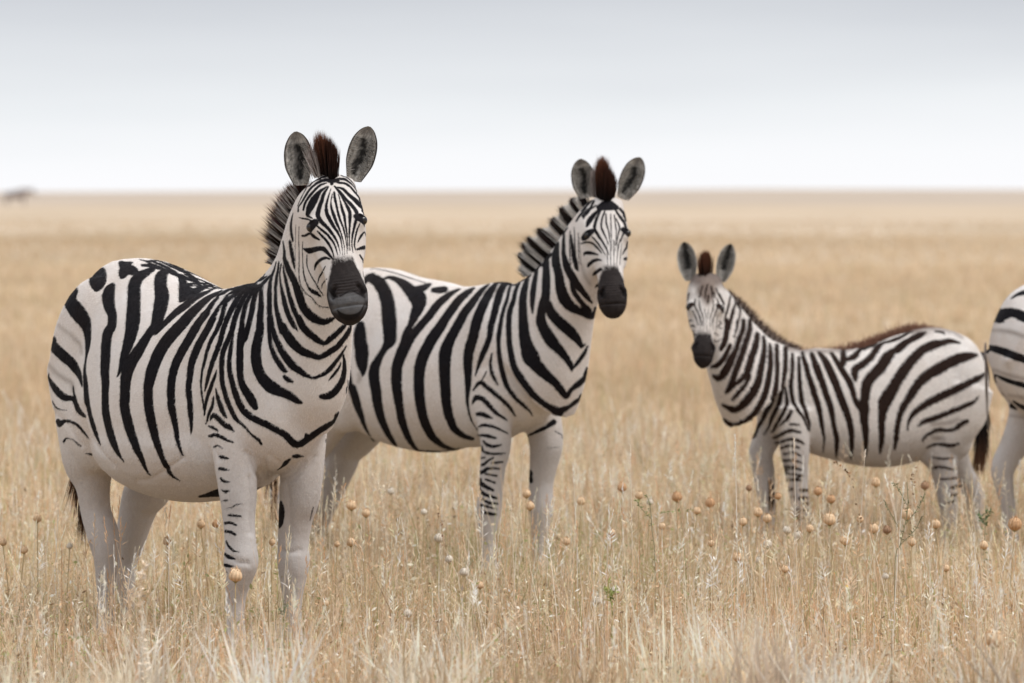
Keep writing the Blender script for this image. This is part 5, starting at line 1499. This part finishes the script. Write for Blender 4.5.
HEADS = [
 (235.5, 575, 7.6, 'peach seed head right in front of the near foreleg of the largest zebra', .38, 0),
 (201, 524, 4.8, 'round tan seed head under the belly of the largest zebra, left of a twin', .40, 0),
 (216, 524, 4.2, 'brown seed head touching the left edge of the near foreleg of the largest zebra', .40, 1),
 (167, 541, 4.6, 'tan seed head between hind and front legs of the largest zebra, low in the grass', .38, 0),
 (37.5, 518, 4.6, 'tan seed head at the far left, higher of the pair left of the tail wisps', .42, 0),
 (24, 549.5, 4.4, 'tan seed head at the far left, lower one of the pair', .36, 0),
 (3, 542, 4.2, 'seed head cut by the left edge of the picture', .36, 0),
 (69.5, 546, 3.4, 'small pale seed head left of the hind leg of the largest zebra', .36, 2),
 (272, 542, 3.8, 'faint seed head in the gap between the front legs of the largest zebra', .36, 0),
 (351.5, 505, 5.6, 'large blurred tan seed head just right of the front legs of the largest zebra', .42, 0),
 (366, 513, 4.6, 'tan seed head slightly lower on the right of a larger blurred one', .41, 0),
 (351, 542, 4.8, 'tan seed head straight below the large blurred one beside the largest zebra', .36, 0),
 (337, 544, 3.2, 'small seed head by the far foreleg edge of the largest zebra', .36, 0),
 (326, 603, 3.4, 'tiny orange seed head low at the foot of the largest zebra', .30, 0),
 (391, 491, 4.0, 'faint blurred seed head under the belly of the middle zebra, left one', .42, 2),
 (424, 512, 3.6, 'faint seed head under the belly of the middle zebra, right one', .40, 2),
 (526.5, 493.5, 4.8, 'upper of two stacked seed heads in front of the far foreleg of the middle zebra', .42, 0),
 (530, 505.7, 5.0, 'lower of two stacked seed heads in front of the far foreleg of the middle zebra', .41, 0),
 (581, 501, 4.6, 'pale seed head standing alone right of the forelegs of the middle zebra', .42, 0),
 (622, 487, 5.2, 'brown orange seed head, leftmost and highest of three between middle zebra and foal', .44, 1),
 (639, 495, 4.6, 'pale seed head next to a tall thin grass stem', .43, 0),
 (650, 502, 3.6, 'whitish blurred seed head just behind the green twig in the middle', .43, 2),
 (677, 496.6, 5.6, 'orange seed head on a leaning stem between middle zebra and foal', .42, 1),
 (697, 510.6, 4.2, 'orange seed head at the right end of the green twig', .40, 0),
 (710, 502.5, 5.4, 'dark orange seed head left of the front legs of the foal', .42, 1),
 (662, 526, 4.0, 'small tan seed head below the green twig in the middle', .38, 0),
 (612, 532.5, 4.0, 'tan seed head right of the middle zebra, halfway down the grass', .38, 0),
 (566.5, 541, 4.4, 'pinkish seed head right beside the hidden hoof of the middle zebra', .36, 0),
 (616, 590, 5.0, 'whitish seed head low in the grass, right of a smaller white one', .30, 2),
 (597, 600, 4.6, 'small white spiky seed head low in the grass in the middle', .28, 2),
 (407.5, 613, 4.6, 'white seed head low in the grass left of centre', .26, 2),
 (438.5, 538, 5.2, 'pale blurred plume-like seed head in the grass under the middle zebra', .38, 2),
 (449, 559, 4.4, 'white seed head below the pale plume-like one', .34, 2),
 (464, 572, 4.8, 'whitish seed head beneath the near foreleg of the middle zebra', .32, 2),
 (480, 585, 4.2, 'dull tan seed head low under the near foreleg of the middle zebra', .30, 0),
 (758, 512, 5.2, 'tan seed head before the far foreleg of the foal', .40, 0),
 (767, 518, 5.0, 'tan seed head touching the far foreleg of the foal on its right', .40, 0),
 (743, 521.5, 4.6, 'tan seed head left of the pair before the forelegs of the foal', .39, 0),
 (767.6, 544, 4.8, 'pale yellowish seed head below the pair at the forelegs of the foal', .36, 2),
 (737.6, 557, 5.2, 'peach seed head low left below the foal', .34, 0),
 (759, 560, 4.0, 'whitish seed head low, right of the peach one below the foal', .33, 2),
 (711, 543, 3.8, 'faint tan seed head low left of the foal', .36, 0),
 (749, 488, 3.4, 'small dark brown bud at the upper far foreleg of the foal', .45, 3),
 (778, 496, 3.8, 'small brown seed head in the gap between the forelegs of the foal', .43, 1),
 (787, 530, 4.6, 'whitish round seed head at the near forefoot of the foal, left one', .38, 2),
 (798, 535, 4.6, 'whitish round seed head at the near forefoot of the foal, right one', .37, 2),
 (810, 528.6, 4.4, 'pinkish seed head right of the near forefoot of the foal', .38, 0),
 (829.7, 519, 6.8, 'large tan seed head under the belly of the foal with a dark cup', .40, 0),
 (818, 491, 4.8, 'orange seed head under the belly of the foal, upper left', .45, 1),
 (831, 499, 4.8, 'orange brown seed head under the belly of the foal, upper middle', .44, 1),
 (875.7, 482, 5.2, 'pinkish seed head highest under the rear belly of the foal', .47, 0),
 (860, 519, 4.0, 'faint seed head under the middle of the belly of the foal', .40, 0),
 (873.7, 528, 5.4, 'tan seed head left of a dark brown one under the foal', .38, 0),
 (887, 529.6, 4.8, 'dark brown ragged seed head under the foal', .38, 3),
 (845, 540, 5.6, 'tan seed head low under the belly of the foal', .36, 0),
 (907, 514, 6.6, 'wide peach seed head left of the hind leg of the foal', .40, 0),
 (925, 485.5, 4.6, 'dark brown green-cupped bud touching the hind leg of the foal', .46, 3),
 (912, 541.6, 4.8, 'orange seed head low left of the hind feet of the foal', .36, 0),
 (936, 524, 5.0, 'tan seed head in front of the near hind foot of the foal', .39, 0),
 (984, 545, 4.8, 'tan seed head low between the foal and the zebra cut off at the right', .36, 0),
 (1015, 524, 7.6, 'big dark striped orange seed head near the right edge', .40, 1),
 (946, 568, 4.0, 'small tan seed head low below the hind feet of the foal', .33, 0),
 (885.5, 576, 3.6, 'small spiky pale seed head low right of centre', .32, 2),
 (785, 569, 4.0, 'tan seed head low in the grass under the forefeet of the foal', .33, 0),
 (994, 638, 10.5, 'large very blurred pinkish seed head in the right foreground', .30, 0),
]
for x, y, r_, lab, hg, tn in HEADS: seed_head(x, y, r_, lab, hg, tn)

# ------------------------------------------------------------------ single stems and sprigs that stand out
M_leafy = attr_material('sprig', .75, .15, .25, 150)
def tall_stem(x0, y0, x1, D, label, spike, c=(.80, .72, .60), name='tall_grass'):
    top = np.array(at(x0, y0, D)); base = np.array([(x1 - 512) / FPX * D, D, 0.0])
    root = bpy.data.objects.new(name, None); root.empty_display_size = .05; root.location = base; link(root)
    tag(root, label, 'grass stem', 'single pale grass stems rising out of the field')
    d = top - base; P = spline([(0, 0, 0, .0016), (d[0] * .35, .005, d[2] * .5, .0014), (d[0], d[1], d[2], .0008)], 6); a6 = np.linspace(0, 2 * np.pi, 6)[:-1]
    V, F = loft([q[:3] + np.c_[np.cos(a6), np.sin(a6), np.zeros(5)] * q[3] for q in P])
    np_mesh('stalk', np.array(V[:-2]), np.array([f for f in F if len(f) == 4]), M_leafy, root, True, np.tile(np.array(c) * .9, (len(V) - 2, 1)))
    vs, fs, cs = [], [], []; L = spike / FPX * D; up = d / np.linalg.norm(d)
    for i in range(int(10 + spike * 1.2)):
        t = random.random(); o = d - up * L * t; a = random.uniform(0, 6.28)
        tp = o + up * .012 + np.array([math.cos(a), math.sin(a), 0]) * .0045; w = np.cross(tp - o, [random.gauss(0, 1) for _ in range(3)]); w = w / np.linalg.norm(w) * .0016
        k = len(vs); m_ = (o + tp) / 2; vs += [o, m_ + w, tp, m_ - w]; fs += [(k, k + 1, k + 2), (k, k + 2, k + 3)]; cs += [np.array(c) * random.uniform(.85, 1.12)] * 4
    np_mesh('seed_spike', np.array(vs), np.array(fs), M_leafy, root, False, np.clip(np.array(cs), 0, .9))
for a in [(735, 436, 739, 15.0, 'tall white-tipped grass stem in front of the chest of the foal', 28, (.88, .84, .78)),
          (794, 440, 798, 15.4, 'tall pale bare stem crossing the near foreleg of the foal', 12, (.80, .72, .62)),
          (630, 446, 634, 15.2, 'tallest thin stem between the middle zebra and the foal', 20, (.82, .74, .62)),
          (573, 464, 579, 15.4, 'thin pale stem right of the chest of the middle zebra', 22, (.82, .76, .66)),
          (524, 452, 512, 15.6, 'very thin bright stem between the forelegs of the middle zebra', 6, (.82, .74, .60)),
          (443, 482, 437, 15.4, 'thin stem with a bright tip under the belly of the middle zebra', 16, (.84, .76, .66)),
          (904, 482, 893, 14.4, 'white-tipped curved stem among the green sprigs under the foal', 14, (.86, .82, .74)),
          (511, 508, 516, 15.2, 'short bright split stem left of two stacked seed heads', 8, (.84, .74, .60)),
          (974, 535, 980, 14.2, 'bright slanted straw near the right edge', 12, (.86, .80, .70)),
          (865, 452, 858, 16.0, 'faint stem behind the belly line of the foal', 8, (.78, .70, .6))]:
    tall_stem(*a)
def sprig(pts, D, label, cat='twig', leaf=(.16, .19, .10), stemc=(.28, .26, .16), n=70, name='green_twig', leafL=.016, seeds=False):
    P0 = [np.array(at(x, y, D)) for x, y in pts[0]]
    base = P0[0].copy(); base[2] = 0
    root = bpy.data.objects.new(name, None); root.empty_display_size = .05; root.location = base; link(root); tag(root, label, cat)
    vs, fs, cs = [], [], []; lv, lf, lc = [], [], []
    for bi, br in enumerate(pts):
        Q = [np.array(at(x, y, D)) - base for x, y in br]
        if bi == 0: Q = [np.zeros(3)] + Q
        P = spline(np.array(Q), 6); a5 = np.linspace(0, 2 * np.pi, 6)[:-1]
        V, F = loft([q + np.c_[np.cos(a5), np.sin(a5), np.zeros(5)] * .0015 for q in P], False)
        k = len(vs); vs += V; fs += [tuple(i + k for i in f) for f in F]
        for q in range(n // len(pts)):
            t = random.uniform(.25 if bi == 0 else .1, 1) * (len(P) - 1); a = int(t); o = P[min(a, len(P) - 1)]
            dr = np.array([random.gauss(0, 1), random.gauss(0, 1), random.gauss(.5, .7)]); dr = dr / np.linalg.norm(dr) * leafL * random.uniform(.5, 1.2)
            w = np.cross(dr, [random.gauss(0, 1) for _ in range(3)]); w = w / (np.linalg.norm(w) + 1e-9) * (leafL * .13 if not seeds else leafL * .3)
            k2 = len(lv); lv += [o, o + dr * .5 + w, o + dr, o + dr * .5 - w]; lf += [(k2, k2 + 1, k2 + 2), (k2, k2 + 2, k2 + 3)]; lc += [np.array(leaf) * random.uniform(.6, 1.5)] * 4
    np_mesh('stem', np.array(vs), np.array(fs), M_leafy, root, True, np.tile(np.array(stemc), (len(vs), 1)))
    np_mesh('seeds' if seeds else 'leaves', np.array(lv), np.array(lf), M_leafy, root, False, np.array(lc))
sprig([[(895, 565), (900, 545), (905, 525), (908, 505), (907, 482)], [(903, 535), (890, 512), (884, 500)], [(905, 525), (918, 508), (925, 493)], [(900, 545), (915, 530), (922, 516)], [(907, 505), (900, 492), (893, 482)]], 14.6,
      'grey-green spiny twig standing under the hind end of the foal', n=170, leafL=.013)
sprig([[(655, 560), (652, 530), (650, 505), (646, 494)], [(651, 515), (670, 512), (695, 510)], [(652, 520), (641, 508), (636, 500)]], 15.2, 'small green twig between the middle zebra and the foal', n=100, leaf=(.20, .25, .09), leafL=.013)
sprig([[(984, 560), (985, 530), (986, 505)], [(985, 525), (979, 512)], [(985, 520), (991, 510)]], 16.2, 'dark green leafy shoot left of the zebra cut off at the right', n=90, leaf=(.13, .20, .09), leafL=.02)
sprig([[(860, 545), (858, 510), (852, 480), (843, 470), (835, 462)]], 15.6, 'thin drooping stalk with brown seeds under the belly of the foal', 'stalk', (.26, .15, .08), (.60, .48, .33), 40, 'seed_stalk', .014, True)
sprig([[(912, 550), (911, 515), (913, 485), (920, 460)], [(913, 485), (912, 470)]], 15.6, 'upright stalk dotted with brown seeds left of the hind leg of the foal', 'stalk', (.24, .15, .09), (.60, .48, .33), 40, 'seed_stalk', .012, True)
sprig([[(386, 545), (383, 510), (380, 495), (371, 470)], [(383, 505), (377, 480)], [(382, 500), (391, 478), (396, 462)], [(383, 500), (386, 480)]], 15.8, 'feathery pale grass head under the belly of the middle zebra', 'grass head', (.78, .70, .58), (.72, .62, .48), 120, 'feathery_grass', .012)
sprig([[(444, 560), (442, 530), (439, 505)], [(442, 525), (436, 512)]], 15.2, 'reddish brown dotted stalk left of the near foreleg of the middle zebra', 'stalk', (.30, .14, .09), (.55, .42, .28), 30, 'seed_stalk', .010, True)
sprig([[(612, 615), (610, 595), (608, 580)], [(610, 600), (617, 588)], [(610, 598), (603, 588)]], 13.8, 'little fresh green tuft low in the grass right of the middle zebra', 'tuft', (.30, .34, .10), (.34, .34, .14), 60, 'green_tuft', .02)
sprig([[(282, 640), (284, 618), (283, 598)], [(283, 612), (288, 602)], [(283, 615), (278, 606)]], 13.9, 'small grey-green weed between the forefeet of the largest zebra', 'weed', (.22, .26, .16), (.3, .3, .2), 60, 'grey_green_weed', .014)
sprig([[(145, 690), (143, 640), (140, 590), (146, 560)]], 12.2, 'pale blurred grass plume in front of the hind feet of the largest zebra', 'plume', (.80, .70, .58), (.72, .60, .46), 160, 'grass_plume', .022)
sprig([[(850, 600), (842, 585), (834.5, 571)]], 13.6, 'tiny yellow flower low in the grass under the foal', 'flower', (.72, .48, .06), (.4, .4, .2), 14, 'yellow_flower', .011)

# ------------------------------------------------------------------ dark grazing animal on the horizon
def far_animal():
    root = bpy.data.objects.new('antelope', None); root.location = ((17 - 512) / FPX * 430, 430, 0); root.rotation_euler = (0, 0, .25); link(root)
    tag(root, 'dark blurred grazing animal far off on the horizon at the left', 'antelope')
    parts = []
    def rg(pts, n=14):
        rr = []; a = np.linspace(0, 2 * np.pi, n, endpoint=False)
        for i, q in enumerate(pts):
            q = np.array(q, float); p0 = np.array(pts[max(i - 1, 0)], float)[:3]; p1 = np.array(pts[min(i + 1, len(pts) - 1)], float)[:3]
            t = p1 - p0; t /= np.linalg.norm(t) + 1e-9; u = np.cross(t, [.02, 1, .01]); u /= np.linalg.norm(u); v = np.cross(t, u)
            rr.append(q[:3] + np.outer(np.cos(a) * q[3], u) + np.outer(np.sin(a) * q[4], v))
        return loft(rr)
    parts.append(rg([(-1.15, 0, 1.15, .05, .05), (-1.05, 0, 1.12, .27, .2), (-.5, 0, 1.12, .36, .3), (.1, 0, 1.15, .40, .33), (.6, 0, 1.28, .46, .28), (.85, 0, 1.32, .34, .2), (1.0, 0, 1.25, .12, .1)]))
    parts.append(rg([(.75, 0, 1.35, .3, .18), (1.1, 0, 1.45, .22, .13), (1.4, 0, 1.5, .16, .1), (1.6, 0, 1.3, .15, .1), (1.78, 0, 1.0, .09, .08), (1.84, 0, .9, .03, .03)]))
    for x, y in ((-.9, .16), (-.85, -.16), (.6, .15), (.66, -.15)):
        parts.append(rg([(x, y, 1.0, .17, .12), (x + .02, y, .7, .09, .07), (x - .02, y, .4, .055, .05), (x, y, .1, .05, .045), (x, y, 0, .06, .05)]))
    V, F, off = [], [], 0
    for v, f in parts:
        V += [tuple(p) for p in v]; F += [tuple(i + off for i in q) for q in f]; off += len(v)
    me = bpy.data.meshes.new('t'); me.from_pydata(V, [], F); bm = bmesh.new(); bm.from_mesh(me); bmesh.ops.recalc_face_normals(bm, faces=bm.faces); bm.to_mesh(me); bm.free()
    o = bpy.data.objects.new('t', me); col.objects.link(o); r = o.modifiers.new('r', 'REMESH'); r.mode = 'VOXEL'; r.voxel_size = .05
    s = o.modifiers.new('s', 'SMOOTH'); s.iterations = 4
    dg = bpy.context.evaluated_depsgraph_get(); m2 = bpy.data.meshes.new_from_object(o.evaluated_get(dg), depsgraph=dg); bpy.data.objects.remove(o)
    m2.name = 'body'; m2.materials.clear(); m2.materials.append(plain_material('dark_hide', (.24, .20, .185), .8)); b = bpy.data.objects.new('body', m2); link(b, root)
    mh = plain_material('horn', (.06, .05, .04), .6)
    for sg in (-1, 1):
        V, F = rg([(1.5, sg * .06, 1.5, .04, .04), (1.53, sg * .25, 1.5, .035, .035), (1.56, sg * .33, 1.68, .022, .022), (1.57, sg * .24, 1.8, .006, .006)]); mesh_obj('horn', V, F, mh, root)
    V, F = rg([(-1.12, 0, 1.2, .03, .03), (-1.25, 0, .9, .03, .03), (-1.25, 0, .5, .06, .05), (-1.25, 0, .3, .01, .01)]); mesh_obj('tail', V, F, mh, root)
far_animal()
